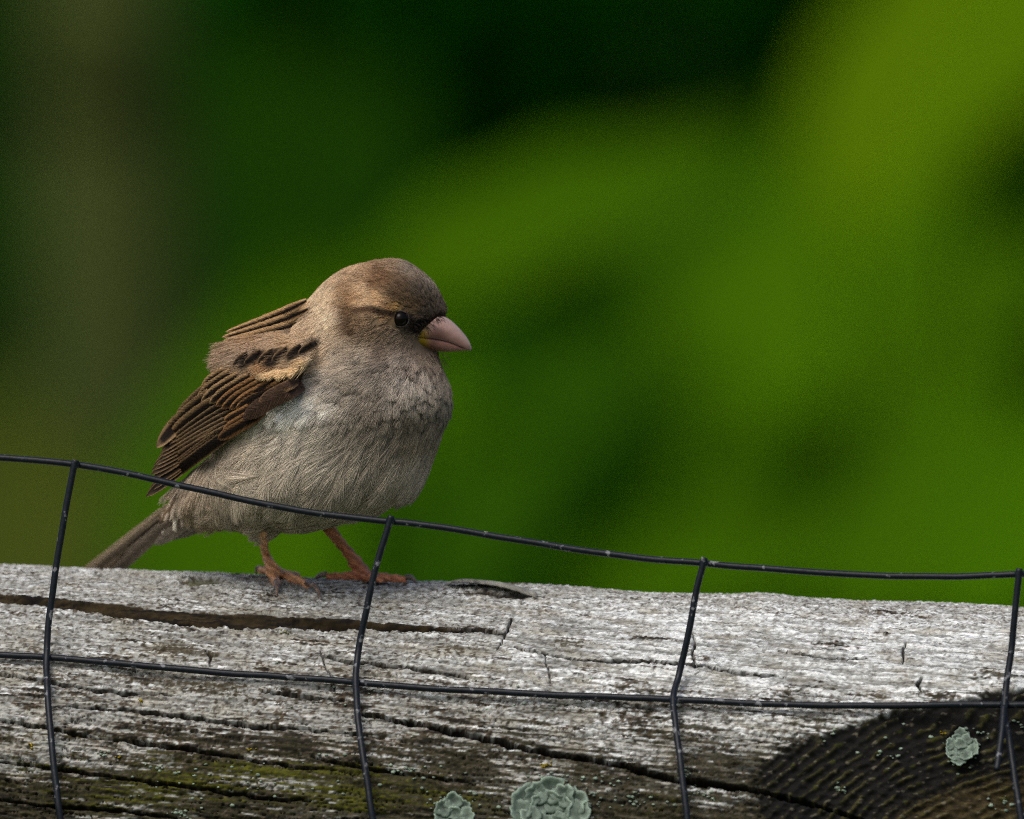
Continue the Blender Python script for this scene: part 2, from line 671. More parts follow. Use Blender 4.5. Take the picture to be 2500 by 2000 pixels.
u_d = np.arange(-0.0925, 0.0925, 0.0002)
u_out = np.concatenate([np.arange(0.0932, 0.20, 0.0007), np.linspace(0.201, 0.6, 90)])
uu = np.concatenate([-u_out[::-1], u_d, u_out])
th_d = np.arange(math.radians(-14), math.radians(98), 0.00021 / LOG_R)
th_o = np.linspace(math.radians(98), math.radians(346), 150)[1:-1]
tt = np.concatenate([th_d, th_o])
U, T = np.meshgrid(uu, tt, indexing='ij')
C0, RAD = log_base(U, T)
BASEP = C0 + LOG_R * RAD
PX, PY = to_pix(BASEP)
um, vm0 = U * 1000, T * LOG_R * 1000          # millimetres along and around
vm = vm0 - 0.065 * np.clip(um, -120, 120)     # the grain spirals a little round the rail
front = sstep(0.0, 0.06, T) * (T < 2.2)

# fractal reliefs
n_big = fbm(um * 0.035, vm * 0.05, 3, 3)
n_fib = fbm(um * 0.11 + 0.25 * vnoise(um * 0.1, vm * 0.1, seed=9), vm * 1.15, 4, 11, 0.6)
n_fib2 = fbm(um * 0.055, vm * 0.62, 3, 23, 0.55)
n_iso = fbm(um * 0.95, vm * 1.5, 3, 31, 0.6)
n_fine = fbm(um * 1.6, vm * 2.6, 2, 41, 0.6)
n_pat = fbm(um * 0.06, vm * 0.16, 4, 51, 0.55)
n_pat2 = fbm(um * 0.13, vm * 0.72, 4, 61, 0.65)
tdeg = np.degrees(T)
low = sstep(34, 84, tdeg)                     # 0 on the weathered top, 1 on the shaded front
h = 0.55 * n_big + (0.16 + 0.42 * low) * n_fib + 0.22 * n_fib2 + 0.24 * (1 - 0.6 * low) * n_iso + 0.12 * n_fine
plate = sstep(-0.10, 0.10, n_pat2 + 0.25 * n_fine)
h += 0.22 * plate
h = h * np.where(np.abs(um) < 120, 1, 1)
# silhouette swells
h += 0.4 * np.exp(-((PX - 1290) / 170.0) ** 2) * (tdeg < 40) * np.exp(-(np.maximum(PY - 1430, 0) / 70) ** 2)
h += 0.45 * np.exp(-((PX - 1870) / 60.0) ** 2) * np.exp(-(np.maximum(PY - 1455, 0) / 35) ** 2)

# ---- cracks
dark_mask = np.zeros_like(h)      # raw brown wood inside splits
main_up = [(-300, 1440), (-60, 1450), (0, 1453), (116, 1461), (261, 1479), (406, 1494), (522, 1502), (696, 1510), (870, 1518), (985, 1527), (1101, 1540), (1180, 1546)]
main_lo = [(-300, 1464), (-60, 1470), (0, 1473), (87, 1479), (174, 1490), (261, 1502), (348, 1517), (464, 1528), (580, 1533), (696, 1534), (870, 1541), (985, 1546), (1101, 1546), (1180, 1548)]
wob = 4.0 * vnoise(um * 0.28, um * 0 + 3.3, seed=5) + 1.2 * vnoise(um * 0.9, um * 0 + 1.3, seed=6)
wob2 = 4.0 * vnoise(um * 0.35, um * 0 + 7.3, seed=7) + 2.0 * vnoise(um * 1.0, um * 0 + 5.3, seed=8)
yu = np.interp(PX, *zip(*main_up)) + wob * 0.6
yl = np.interp(PX, *zip(*main_lo)) + wob2
gap = np.maximum(yl - yu, 0.5)
f = (PY - yu) / gap
fade = sstep(1200, 1080, PX)
ing = (f > 0) & (f < 1) & (T > 0.05)
prof = np.where(ing, np.clip(f, 0, 1) ** 1.1, 0) * fade
edge_dn = np.where((f >= 1) & (T > 0.05), sstep(1 + 3.5 / gap, 1, f), 0) * fade
h -= 4.6 * prof + 4.6 * edge_dn * 0.8
h += 0.5 * vnoise(um * 0.05, vm * 2.6, seed=66) * ing
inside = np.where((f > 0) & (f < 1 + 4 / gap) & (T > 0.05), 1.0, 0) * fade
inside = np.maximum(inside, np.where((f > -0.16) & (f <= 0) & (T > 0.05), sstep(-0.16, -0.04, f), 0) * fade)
# lips: the lower edge stands a little proud, frayed
h += 0.35 * fade * np.exp(-((PY - yl - 10) / 12.0) ** 2) * (f > 1) * (0.6 + 0.8 * n_iso) * (T > 0.05)

cracks = [  # points, half width px, depth mm
    ([(1115, 1536), (1195, 1545), (1235, 1552), (1243, 1530), (1250, 1515)], 3.5, 1.0),
    ([(1235, 1552), (1226, 1572), (1215, 1590)], 1.65, 0.8),
    ([(133, 1725), (260, 1732), (406, 1746), (609, 1773), (740, 1782), (870, 1794)], 3.2, 1.4),
    ([(887, 1748), (1043, 1774), (1159, 1798), (1250, 1821), (1380, 1846), (1517, 1870), (1667, 1908), (1806, 1925), (1946, 1951), (2062, 1980), (2150, 2010)], 6.8, 3.2),
    ([(1250, 1586), (1330, 1600), (1418, 1612), (1540, 1617), (1656, 1621), (1702, 1628), (1801, 1644), (1911, 1659)], 3.0, 1.0),
    ([(788, 1603), (870, 1621), (985, 1632), (1100, 1650), (1142, 1656)], 3.4, 1.1),
    ([(782, 1590), (795, 1632), (815, 1660), (818, 1690)], 1.65, 0.7),
    ([(0, 1648), (120, 1668), (232, 1690), (330, 1694), (420, 1697)], 3.2, 1.0),
    ([(0, 1760), (140, 1782), (232, 1800), (406, 1824), (560, 1846), (696, 1870), (820, 1880)], 3.4, 1.6),
    ([(0, 1862), (90, 1872), (200, 1886), (330, 1908)], 3.4, 1.4),
    ([(290, 1902), (400, 1914), (522, 1930), (640, 1950), (760, 1956)], 3.6, 1.4),
    ([(0, 1955), (150, 1972), (300, 1982), (430, 1998)], 3.8, 1.4),
    ([(760, 1850), (900, 1880), (1010, 1892), (1160, 1915)], 3.2, 1.2),
    ([(500, 1586), (515, 1606), (510, 1628)], 1.65, 0.7),
    ([(1330, 1605), (1338, 1640), (1345, 1670)], 1.65, 0.6),
    ([(1690, 1545), (1697, 1575), (1688, 1602), (1700, 1628)], 1.93, 0.7),
    ([(2215, 1566), (2204, 1590), (2206, 1622)], 2.2, 0.8),
    ([(2250, 1655), (2240, 1672), (2252, 1690)], 2.48, 0.9),
    ([(640, 1690), (760, 1706), (850, 1710)], 3.0, 0.9),
    ([(1340, 1700), (1480, 1712), (1600, 1730)], 3.0, 0.9),
    ([(1150, 1452), (1200, 1456), (1260, 1463), (1335, 1462)], 3.5, 1.1),
    ([(60, 1600), (200, 1612), (330, 1640)], 2.6, 0.7),
    ([(1900, 1590), (2010, 1606), (2120, 1612)], 2.4, 0.5),
]
wpx = PX + 2.0 * vnoise(um * 0.7, vm * 0.7, seed=71)
wpy = PY + 4.0 * vnoise(um * 0.35, vm * 0.5, seed=72) + 1.5 * vnoise(um * 1.0, vm * 1.0, seed=73)
deep = np.zeros_like(h)
for pts, hw, dep in cracks:
    a = np.asarray(pts, float)
    m = (PX > a[:, 0].min() - 30) & (PX < a[:, 0].max() + 30) & (PY > a[:, 1].min() - 30) & (PY < a[:, 1].max() + 30) & (T > 0.03) & (T < 1.8)
    d, tpar, _ = polydist(wpx[m], wpy[m], pts)
    w = hw * (0.35 + 0.65 * np.sin(np.pi * np.clip(tpar, 0.03, 0.97)) ** 0.5) * (1 + 0.5 * vnoise(um[m] * 0.5, vm[m] * 0.3, seed=74))
    g = sstep(1.25, 0.35, d / np.maximum(w, 1.3))
    h[m] -= 1.5 * dep * g
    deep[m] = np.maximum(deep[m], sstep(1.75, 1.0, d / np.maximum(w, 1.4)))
# fine drying checks along the grain everywhere, denser low on the log
chk = np.abs(vnoise(um * 0.045 + 0.3 * n_iso, vm * 0.95, seed=81))
chk_m = sstep(0.045, 0.0, chk) * sstep(-0.22, 0.12, vnoise(um * 0.05, vm * 0.3, seed=82) + 0.45 * low - 0.12)
h -= 0.75 * chk_m * (0.3 + low)
# knot on the top
kx, ky = (PX - 496) / 56.0, (PY - 1424 + 0.02 * (PX - 496)) / 12.0
kr = np.hypot(kx, ky)
kn = sstep(1.05, 0.8, kr) * front
h -= 0.55 * kn
h += 0.35 * np.exp(-((kr - 1.2) / 0.25) ** 2) * front
kdk = np.exp(-(((PX - 446) / 9.0) ** 2 + ((PY - 1422) / 6.0) ** 2)) * front
h -= 1.2 * kdk

# ---- hewn flat at the lower right: a plane that slices the round wood
A_, B_, C_ = [np.array(v) for v in ((36.7, -42.8, 14.0), (82.5, -30.9, 32.7), (49.0, -38.2, 23.8))]
# points on the round surface at the photo's edge of the flat
edge_px = [(1806, 1922), (1992, 1783), (2500, 1673)]
pts3 = [P(x, y, log_y_at(x, y)) for x, y in edge_px]
nrm = np.cross(pts3[2] - pts3[0], pts3[1] - pts3[0])
nrm /= np.linalg.norm(nrm)
if nrm[1] > 0:
    nrm = -nrm
nr_dot = RAD @ nrm
rp = np.where(nr_dot > 0.05, (np.dot(nrm, pts3[0]) - C0 @ nrm) / np.maximum(nr_dot, 0.05), 1.0)
Rr = LOG_R + h * MM
wave = 0.35 * MM * vnoise(um * 0.12, vm * 0.12, seed=90) + 0.25 * MM * vnoise(um * 0.6, vm * 0.9, seed=97)
cut_amt = (LOG_R - (rp + wave)) * 1000       # mm shaved off
is_cut = sstep(0.0, 0.25, cut_amt) * (T < 2.4) * (T > 0.2) * (um > 0)
edge_line = [(1640, 2080), (1806, 1922), (1899, 1841), (1992, 1783), (2149, 1737), (2293, 1708), (2500, 1673), (2750, 1630)]
cm = (um > 0) & (T < 2.4) & (T > 0.2) & (um < 130)
ring_d = np.zeros_like(h)
ring_d[cm] = 1600 - np.hypot(PX[cm] - 2900, PY[cm] - 2900)
ring_d *= S * 1000                            # millimetres from the rim, measured across the growth layers
ringc = -ring_d / 1.6 + 0.8 * vnoise(um * 0.05, vm * 0.09, seed=91) + 0.22 * vnoise(um * 0.22, vm * 0.35, seed=95) + 0.08 * vnoise(um * 0.7, vm * 0.9, seed=92)
rr = 0.5 + 0.5 * np.sin(ringc * 2 * math.pi)
rough_r = 0.45 + 0.55 * sstep(-0.35, 0.35, vnoise(um * 0.22, vm * 0.3, seed=93) + 0.5 * vnoise(um * 0.8, vm * 0.9, seed=96))
ring_h = (rr ** 1.3) * 0.50 * rough_r + 0.30 * fbm(um * 0.5, vm * 1.1, 3, 94) + 0.12 * n_fine
crk = np.minimum(h, 0.0) * (deep > 0.2)
Rcut = rp + wave + (ring_h - 0.3 + crk) * MM
Rfin = np.where(is_cut > 0, np.minimum(Rr, Rcut * is_cut + Rr * (1 - is_cut)), Rr)
LOGV = C0 + Rfin[..., None] * RAD

# ---- colour of the wood: weathered silver, crust, brown rot, algae, moss
white = c8(206, 212, 214)
silver = c8(158, 161, 158)
tan = c8(146, 141, 125)
brown = c8(84, 72, 54)
black = c8(28, 25, 18)
olive = c8(62, 60, 28)
mossc = c8(98, 102, 16)


def mixc(a, b, f):
    return a * (1 - f[..., None]) + b * f[..., None]


def cc_(c):
    return np.broadcast_to(c, h.shape + (3,))


right = sstep(900, 1700, PX)
cl = cc_(silver).copy()
cl = mixc(cl, cc_(white), sstep(-0.02, 0.40, n_pat2 + 0.4 * n_pat + 0.30 * right * sstep(10, 22, tdeg) + 0.45 * n_iso - 0.22 * low))
cl = mixc(cl, cc_(tan), 0.5 * sstep(0.02, 0.35, fbm(um * 0.12, vm * 0.3, 3, 101) + 0.3 * n_fine))
line = fbm(um * 0.05, vm * 2.3, 3, 171, 0.65)
cl = cl * (1 - 0.45 * sstep(-0.02, 0.32, line) * sstep(14, 30, tdeg) + 0.12 * sstep(0.0, -0.3, line) * sstep(14, 30, tdeg))[..., None]
# dark speckle of the crust, flecks drawn out along the grain
spk = fbm(um * 1.0, vm * 2.1, 3, 131, 0.65)
spk2 = fbm(um * 0.55, vm * 2.0, 3, 137, 0.65)
fleck = np.maximum(sstep(0.02, 0.26, spk), sstep(0.06, 0.30, spk2))
rmask = 1 - 0.5 * right * sstep(14, 26, tdeg) * sstep(52, 44, tdeg)
cl = mixc(cl, cc_(c8(96, 90, 82)), 0.75 * fleck * rmask)
cl = mixc(cl, cc_(black), 0.72 * sstep(0.26, 0.44, np.maximum(spk, spk2)) * rmask)
# brown and olive-black patches stretched along the grain
pat = n_pat * 0.9 + n_fib * 0.75 + n_pat2 * 0.35
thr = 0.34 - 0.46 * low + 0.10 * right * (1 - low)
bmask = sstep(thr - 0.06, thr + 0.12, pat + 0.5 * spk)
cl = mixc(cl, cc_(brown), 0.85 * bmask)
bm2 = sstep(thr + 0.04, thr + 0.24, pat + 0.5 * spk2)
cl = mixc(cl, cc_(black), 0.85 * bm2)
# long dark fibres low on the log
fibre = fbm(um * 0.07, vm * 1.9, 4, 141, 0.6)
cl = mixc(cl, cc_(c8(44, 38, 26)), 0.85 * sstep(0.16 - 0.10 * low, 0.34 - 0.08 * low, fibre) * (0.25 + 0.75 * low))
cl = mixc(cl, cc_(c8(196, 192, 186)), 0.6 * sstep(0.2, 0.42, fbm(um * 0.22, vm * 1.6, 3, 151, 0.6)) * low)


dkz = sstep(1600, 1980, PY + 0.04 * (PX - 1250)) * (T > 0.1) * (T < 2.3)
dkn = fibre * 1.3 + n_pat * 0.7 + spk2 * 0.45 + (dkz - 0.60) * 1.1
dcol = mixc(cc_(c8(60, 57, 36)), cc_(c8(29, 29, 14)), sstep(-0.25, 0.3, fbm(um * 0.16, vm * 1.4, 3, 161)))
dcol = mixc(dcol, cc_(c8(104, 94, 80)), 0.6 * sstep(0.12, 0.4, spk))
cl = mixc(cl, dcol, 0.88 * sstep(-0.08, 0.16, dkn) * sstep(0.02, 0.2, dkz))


def blob(x, y, rx, ry, a=0.06):
    dx, dy = PX - x, PY - y
    X, Y = dx * math.cos(a) + dy * math.sin(a), -dx * math.sin(a) + dy * math.cos(a)
    return np.exp(-((X / rx) ** 2 + (Y / ry) ** 2)) * front


bl = blob(440, 1590, 110, 22) + blob(520, 1680, 110, 26) + blob(300, 1650, 120, 14) * .5 + blob(90, 1590, 60, 12) * .6 + blob(760, 1600, 60, 14) * .5 + blob(1100, 1590, 80, 20) * .5 + blob(1400, 1570, 60, 12) * .6
bo = sstep(0.36, 0.62, 0.75 * bl + 0.8 * fibre + 0.8 * spk + 0.3 * n_iso)
bo *= sstep(0.02, 0.3, bl)
cl = mixc(cl, np.broadcast_to(c8(72, 64, 44), cl.shape), 0.8 * bo)
# moss
ms = blob(420, 1915, 190, 34) * 1.1 + blob(820, 1940, 230, 50) + blob(250, 1960, 220, 40) * .8 + blob(60, 1870, 120, 40) * .6 + blob(1150, 1960, 160, 45) * .7 + blob(620, 1880, 200, 22) * .6 + blob(1640, 1960, 150, 40) * .5 + blob(430, 1848, 200, 26) * .6 + blob(60, 1800, 120, 26) * .5 + blob(240, 1790, 120, 18) * .4 + blob(900, 1880, 200, 30) * .5
mk = sstep(0.58, 0.95, ms * 0.7 + 1.0 * fibre + 0.7 * spk + 0.3 * n_pat2) * sstep(0.05, 0.35, ms)
cl = mixc(cl, np.broadcast_to(olive, cl.shape), 0.8 * sstep(0.35, 0.75, ms * 0.8 + 0.9 * fibre + 0.6 * spk2) * sstep(0.03, 0.3, ms))
cl = mixc(cl, np.broadcast_to(mossc, cl.shape) * (0.75 + 0.6 * n_iso[..., None]), 0.75 * mk)
# wood in the splits; the main split's shade is painted into its wall
fib_shade_col = mixc(np.broadcast_to(c8(66, 55, 34), cl.shape), np.broadcast_to(c8(24, 21, 12), cl.shape), sstep(-0.25, 0.3, fbm(um * 0.10, vm * 3.2, 3, 111)))
fib_shade_col = mixc(fib_shade_col, cc_(c8(20, 17, 10)), 0.8 * sstep(0.30, 0.70, f + 0.5 * n_fib + 0.35 * sstep(600, 1000, PX)))
cl = mixc(cl, fib_shade_col, inside)
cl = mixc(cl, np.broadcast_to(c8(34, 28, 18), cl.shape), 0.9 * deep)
cl = mixc(cl, np.broadcast_to(c8(96, 98, 66), cl.shape) * (0.8 + 0.8 * n_fine[..., None]), 0.85 * kn)
cl = mixc(cl, np.broadcast_to(black, cl.shape), 0.85 * np.clip(chk_m, 0, 1) * (0.4 + 0.6 * low))
# the hewn flat: dark algae-stained, ridges mossy, browner to the right
cutc = mixc(cc_(c8(16, 16, 7)), cc_(c8(66, 64, 34)), sstep(0.50, 1.05, rr * rough_r + 0.5 * spk))
rimd = sstep(2.2, 0.3, cut_amt) * (cut_amt > -0.6)
cutc = mixc(cutc, cc_(c8(22, 22, 10)), 0.6 * rimd)
brn = sstep(0.25, 0.75, 1.1 * blob(2400, 1970, 260, 95, -0.3) + 0.5 * spk + 0.3 * n_iso)
cutc = mixc(cutc, cc_(c8(84, 72, 42)) * (0.5 + 1.0 * sstep(-0.3, 0.4, spk2)[..., None]), 0.5 * brn)
cutc = mixc(cutc, cc_(c8(120, 116, 100)), 0.55 * sstep(0.30, 0.44, fbm(um * 0.7, vm * 1.4, 2, 121)) * sstep(0.3, 0.8, rr))
cutc = mixc(cutc, cc_(c8(70, 74, 12)), 0.6 * sstep(0.25, 0.5, fbm(um * 0.3, vm * 0.6, 3, 125)) * sstep(0.3, 0.8, rr))
cl = mixc(cl, cutc, is_cut)
mid_l = 0.30
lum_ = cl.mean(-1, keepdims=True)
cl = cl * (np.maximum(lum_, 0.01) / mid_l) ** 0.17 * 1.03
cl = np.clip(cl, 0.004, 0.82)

nu, nt_ = U.shape
log_root = empty('log_rail', tuple(LOG_C))
tag(log_root, 'weathered silver-grey log rail with a long split and moss under the sparrow', 'log')
LF = grid_faces(nu, nt_, True)[:, ::-1]
lme = mesh_np('log', child_local(log_root, LOGV.reshape(-1, 3)), LF)
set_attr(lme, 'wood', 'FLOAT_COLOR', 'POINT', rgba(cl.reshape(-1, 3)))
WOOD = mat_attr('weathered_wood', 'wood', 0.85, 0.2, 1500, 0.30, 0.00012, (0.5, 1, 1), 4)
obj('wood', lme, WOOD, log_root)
log_bvh = BVHTree.FromPolygons([tuple(v) for v in LOGV[242:-242:3, :len(th_d):3].reshape(-1, 3)],
                               [tuple(f) for f in grid_faces(len(range(242, nu - 242, 3)), len(range(0, len(th_d), 3)))])
CAM = np.array(cam.location)


def ray_y(bvh, px, py, default=None):
    t = P(px, py, 0.0)
    d = Vector(t - CAM).normalized()
    hit = bvh.ray_cast(Vector(CAM), d, 10)
    if hit[0] is None:
        return default
    return hit[0].y


# lifted splinter on the ridge
sp = catmull([P(1092, 1423, -0.006), P(1130, 1418, -0.007), P(1185, 1423, -0.0075), P(1240, 1433, -0.009), P(1310, 1456, -0.011)], 26)
V = []
for i, p in enumerate(sp):
    t = i / 25
    w = (0.0004 + 0.0034 * math.sin(math.pi * min(1, t * 0.7 + 0.03))) * (1 + 0.3 * math.sin(i * 2.3))
    thk = 0.00018 + 0.0005 * t
    V += [p + np.array([0, w, 0.0]), p + np.array([0, 0, thk]), p + np.array([0, -w, -0.0002]), p + np.array([0, 0, -thk])]
Fq = [tuple(f) for f in grid_faces(26, 4, True)] + [(0, 1, 2, 3)]
sm = mesh_np('splinter', child_local(log_root, V), Fq)
set_attr(sm, 'wood', 'FLOAT_COLOR', 'POINT', rgba(np.clip(np.array([c8(132, 132, 126)] * len(V)) * rng.uniform(0.5, 1.2, (len(V), 1)), 0, 1)))
obj('splinter', sm, WOOD, log_root)

# ================================================================== LICHEN
lich_mat = mat_attr('lichen_thallus', 'lichen', 0.8, 0.2, 1200, 0.22, 0.0001)


def lichen(label, cx, cy, size_px, lobes, seed, group='foliose lichens on the log'):
    r = np.random.default_rng(seed)
    y = ray_y(log_bvh, cx, min(cy, 1990), log_y_at(cx, cy))
    c = P(cx, cy, y)
    root = empty('lichen', tuple(c))
    tag(root, label, 'lichen', group)
    # outward normal of the log there
    th = math.acos(np.clip((c[2] - (LOG_C + (c[0] / AX[0]) * AX)[2]) / LOG_R, -1, 1))
    nv = math.cos(th) * UPV + math.sin(th) * FR
    e1 = AX
    e2 = np.cross(nv, e1)      # up along the surface
    s = size_px * S
    for (ox, oy, lr, ang) in lobes:
        nr, na = 7, 22
        V, Cc = [], []
        o_ = np.array([ox, oy]) * s
        ph = r.uniform(0, 6.28, 4)
        hz = r.uniform(0, 0.14)
        for i in range(nr):
            q = i / (nr - 1)
            for j in range(na):
                a = 2 * math.pi * j / na
                edge = 1 + 0.10 * math.sin(3 * a + ph[0]) + 0.09 * math.sin(5 * a + ph[1]) + 0.07 * math.sin(8 * a + ph[2]) + 0.06 * math.sin(13 * a + ph[3]) + r.uniform(-0.05, 0.05) * (i > 3)
                # elongate in the outward direction
                rx, ry = lr * s * edge * q * 0.95, lr * s * edge * q * 1.12
                x = rx * math.cos(a)
                yy = ry * math.sin(a)
                X = x * math.cos(ang) - yy * math.sin(ang)
                Y = x * math.sin(ang) + yy * math.cos(ang)
                outw = max(0, math.cos(a))
                lift = s * (hz + 0.03 + 0.10 * lr + 0.78 * lr * q ** 2.4 * (0.25 + 0.75 * outw) + 0.07 * lr * math.sin(4 * a + ph[3]) * q * q - 0.16 * lr * max(0, q - 0.86) / 0.14)
                V.append(o_[0] * e1 + o_[1] * e2 + X * e1 + Y * e2 + nv * (lift + 0.0004) )
                k = 0.62 + 0.62 * q ** 4 * (0.5 + 0.5 * outw) + r.uniform(-0.06, 0.06)
                k *= 1 + 0.35 * float(vnoise(np.array([V[-1][0] * 900]), np.array([V[-1][2] * 900]), seed=301)[0])
                Cc.append(c8(126, 144, 132) * k * (1 - 0.45 * (1 - q) ** 2))
        Fq = [tuple(f) for f in grid_faces(nr, na, True)]
        me = mesh_np('lobe', np.array(V), Fq)
        set_attr(me, 'lichen', 'FLOAT_COLOR', 'POINT', rgba(np.array(Cc)))
        ob = obj('lobe', me, lich_mat, root)
        md = ob.modifiers.new('t', 'SOLIDIFY')
        md.thickness = 0.00018


big = []
for a, d, q in ((92, .72, .46), (52, .66, .36), (22, .82, .42), (-8, .92, .40), (130, .70, .36), (160, .86, .44), (190, .95, .36), (215, .7, .34), (70, .28, .36), (160, .36, .34), (10, .38, .34), (-60, .6, .34), (250, .6, .34)):
    big.append((d * math.cos(math.radians(a)), d * math.sin(math.radians(a)) * 0.8, q, math.radians(a)))
lichen('large pale grey-green lobed lichen at the foot of the log', 1345, 1978, 76, big, 1)
small = [(d * math.cos(math.radians(a)), d * math.sin(math.radians(a)), q, math.radians(a)) for a, d, q in ((100, .8, .5), (50, .7, .4), (150, .75, .5), (0, .7, .45), (190, .75, .45), (-60, .6, .4), (90, .1, .4))]
lichen('small pale grey-green lichen beside the large one on the log', 1112, 1992, 42, small, 2)
mid = [(d * math.cos(math.radians(a)), d * math.sin(math.radians(a)) * 1.1, q, math.radians(a)) for a, d, q in ((90, .85, .38), (55, .6, .32), (20, .75, .36), (-10, .8, .4), (-50, .7, .36), (-90, .85, .4), (-130, .7, .32), (160, .6, .34), (120, .6, .3), (200, .55, .36), (90, .2, .34), (-60, .2, .3))]
lichen('pale green lichen on the dark hewn flat at the lower right', 2345, 1832, 40, mid, 3)

# tiny crumbs of lichen, uncountable: one stuff object
cr = np.random.default_rng(21)
Vs, Fs, Cs, off = [], [], [], 0
spots = []
for (x, y, rx, ry, n, kind) in ((1000, 1885, 45, 18, 26, 0), (380, 1872, 20, 8, 10, 0), (250, 1842, 18, 8, 9, 0), (440, 1990, 30, 10, 14, 0), (1350, 1905, 40, 16, 14, 0), (1070, 1960, 30, 20, 14, 0),
                                (1480, 1905, 40, 14, 10, 0), (1720, 1935, 20, 18, 12, 0), (1680, 1885, 10, 20, 8, 0), (2000, 1790, 40, 20, 5, 0), (2150, 1850, 40, 30, 7, 0), (2050, 1925, 20, 14, 9, 0),
                                (2480, 1770, 15, 15, 6, 0), (2450, 1960, 30, 20, 10, 0), (1330, 1868, 12, 6, 14, 1), (345, 1712, 6, 4, 5, 1), (75, 1818, 8, 5, 6, 1), (290, 1845, 6, 4, 4, 1), (610, 1830, 8, 5, 5, 1),
                                (2300, 1790, 8, 6, 4, 1), (1345, 1935, 110, 40, 46, 0), (1112, 1965, 60, 30, 22, 0), (2345, 1832, 60, 60, 24, 0), (560, 1925, 260, 40, 30, 0), (1180, 1700, 400, 60, 16, 0), (1500, 1960, 200, 30, 40, 0), (800, 1900, 500, 60, 30, 0), (690, 1540, 20, 6, 6, 2), (2150, 1800, 300, 90, 9, 0)):
    for k in range(n):
        spots.append((x + cr.normal() * rx * 0.6, y + cr.normal() * ry * 0.6, cr.uniform(1.2, 2.6) * cr.uniform(1, 2.6) if kind != 1 else cr.uniform(1.5, 3.6), kind))
for (x, y, r_, kind) in spots:
    yy = ray_y(log_bvh, x, y, None)
    if yy is None:
        continue
    c = P(x, y, yy - 0.0001)
    na = 7
    rad_ = r_ * S
    ring = []
    for q, lift in ((1.0, -0.0001), (0.65, 0.00025)):
        for j in range(na):
            a = 2 * math.pi * j / na + cr.uniform(-.3, .3)
            e = rad_ * q * cr.uniform(0.7, 1.2)
            ring.append(c + np.array([e * math.cos(a) * 1.2, -lift, e * math.sin(a) * 0.8]))
    ring.append(c + np.array([0, -0.0003, 0.0]))
    Vs += ring
    for j in range(na):
        j2 = (j + 1) % na
        Fs += [(off + j, off + j2, off + na + j2, off + na + j), (off + na + j, off + na + j2, off + 2 * na)]
    colr = {0: c8(140, 158, 142), 1: c8(160, 140, 20), 2: c8(170, 170, 130)}[kind] * cr.uniform(0.55, 1.05)
    Cs += [colr] * len(ring)
    off += len(ring)
sm = mesh_np('lichen_crumbs', np.array(Vs), Fs)
set_attr(sm, 'lichen', 'FLOAT_COLOR', 'POINT', rgba(np.array(Cs)))
so = obj('lichen_crumbs', sm, lich_mat)
so['kind'] = 'stuff'
so['label'] = 'tiny grey-green and yellow lichen crumbs scattered over the lower log'

# ================================================================== THE SPARROW
YC = -0.011
rows = [  # photo row, left edge, right edge, depth ratio
    (640, 925, 978, .9), (648, 880, 1000, .9), (660, 842, 1020, .88), (680, 808, 1047, .86), (700, 786, 1063, .86), (720, 768, 1075, .86),
    (740, 752, 1085, .86), (760, 722, 1091, .84), (780, 690, 1092, .82), (800, 660, 1086, .80), (820, 640, 1078, .78), (850, 612, 1068, .78),
    (880, 592, 1069, .80), (910, 575, 1080, .84), (950, 556, 1092, .88), (985, 540, 1094, .90), (1010, 528, 1087, .92), (1050, 535, 1077, .93),
    (1100, 530, 1058, .93), (1140, 524, 1044, .93), (1165, 520, 1018, .93), (1200, 525, 980, .93), (1220, 535, 950, .93), (1245, 560, 895, .93),
    (1262, 585, 850, .9), (1278, 635, 800, .85), (1288, 680, 760, .8)]
R_ = np.array(rows, float)
yy = np.linspace(640, 1288, 70)
Lx = np.interp(yy, R_[:, 0], R_[:, 1])
Rx = np.interp(yy, R_[:, 0], R_[:, 2])
Dr = np.interp(yy, R_[:, 0], R_[:, 3])
ringv = []
na = 56
aa = np.linspace(0, 2 * math.pi, na, endpoint=False)
for y, l, r, d in zip(yy, Lx, Rx, Dr):
    hw = (r - l) / 2
    hd = min(hw * d, 262) * S
    c = (l + r) / 2
    face = float(sstep(690, 740, y) * sstep(890, 850, y))
    hd_a = hd * (1 - 0.52 * face * np.clip(np.cos(aa), 0, 1) ** 1.5)
    ringv.append(Pa(c + hw * np.cos(aa), np.full(na, y), YC + hd_a * np.sin(aa)))
V = np.concatenate(ringv)
F = [tuple(f) for f in grid_faces(len(yy), na, True)]
F.append(tuple(range(na))[::-1])
F.append(tuple(range((len(yy) - 1) * na, len(yy) * na)))
vent = catmull([P(640, 1170, YC), P(535, 1208, YC + 0.002), P(470, 1244, YC + 0.008), P(425, 1285, YC + 0.014)], 12)
cheek = np.array([P(905, 800, YC)])
tv = tube(vent, np.interp(np.linspace(0, 1, 12), [0, .35, .7, 1], [0.0095, 0.0052, 0.0022, 0.0006]), 20)
body_me = remeshed('body', *join_parts([(V, F), tv]), 0.0006, 12, 0.5)
sparrow = empty('sparrow', tuple(P(760, 1415, -0.011)))
tag(sparrow, 'fluffed-up brown and grey sparrow with a pink beak perched on the log', 'bird')
nb_v = len(body_me.vertices)
BV = np.empty(nb_v * 3, np.float32)
body_me.vertices.foreach_get('co', BV)
BV = BV.reshape(-1, 3).astype(float)
BN = np.empty(nb_v * 3, np.float32)
body_me.vertices.foreach_get('normal', BN)
BN = BN.reshape(-1, 3).astype(float)
body_me.calc_loop_triangles()
BT = np.empty(len(body_me.loop_triangles) * 3, np.int32)
body_me.loop_triangles.foreach_get('vertices', BT)
BT = BT.reshape(-1, 3)
body_bvh = BVHTree.FromPolygons([tuple(v) for v in BV], [tuple(t) for t in BT])

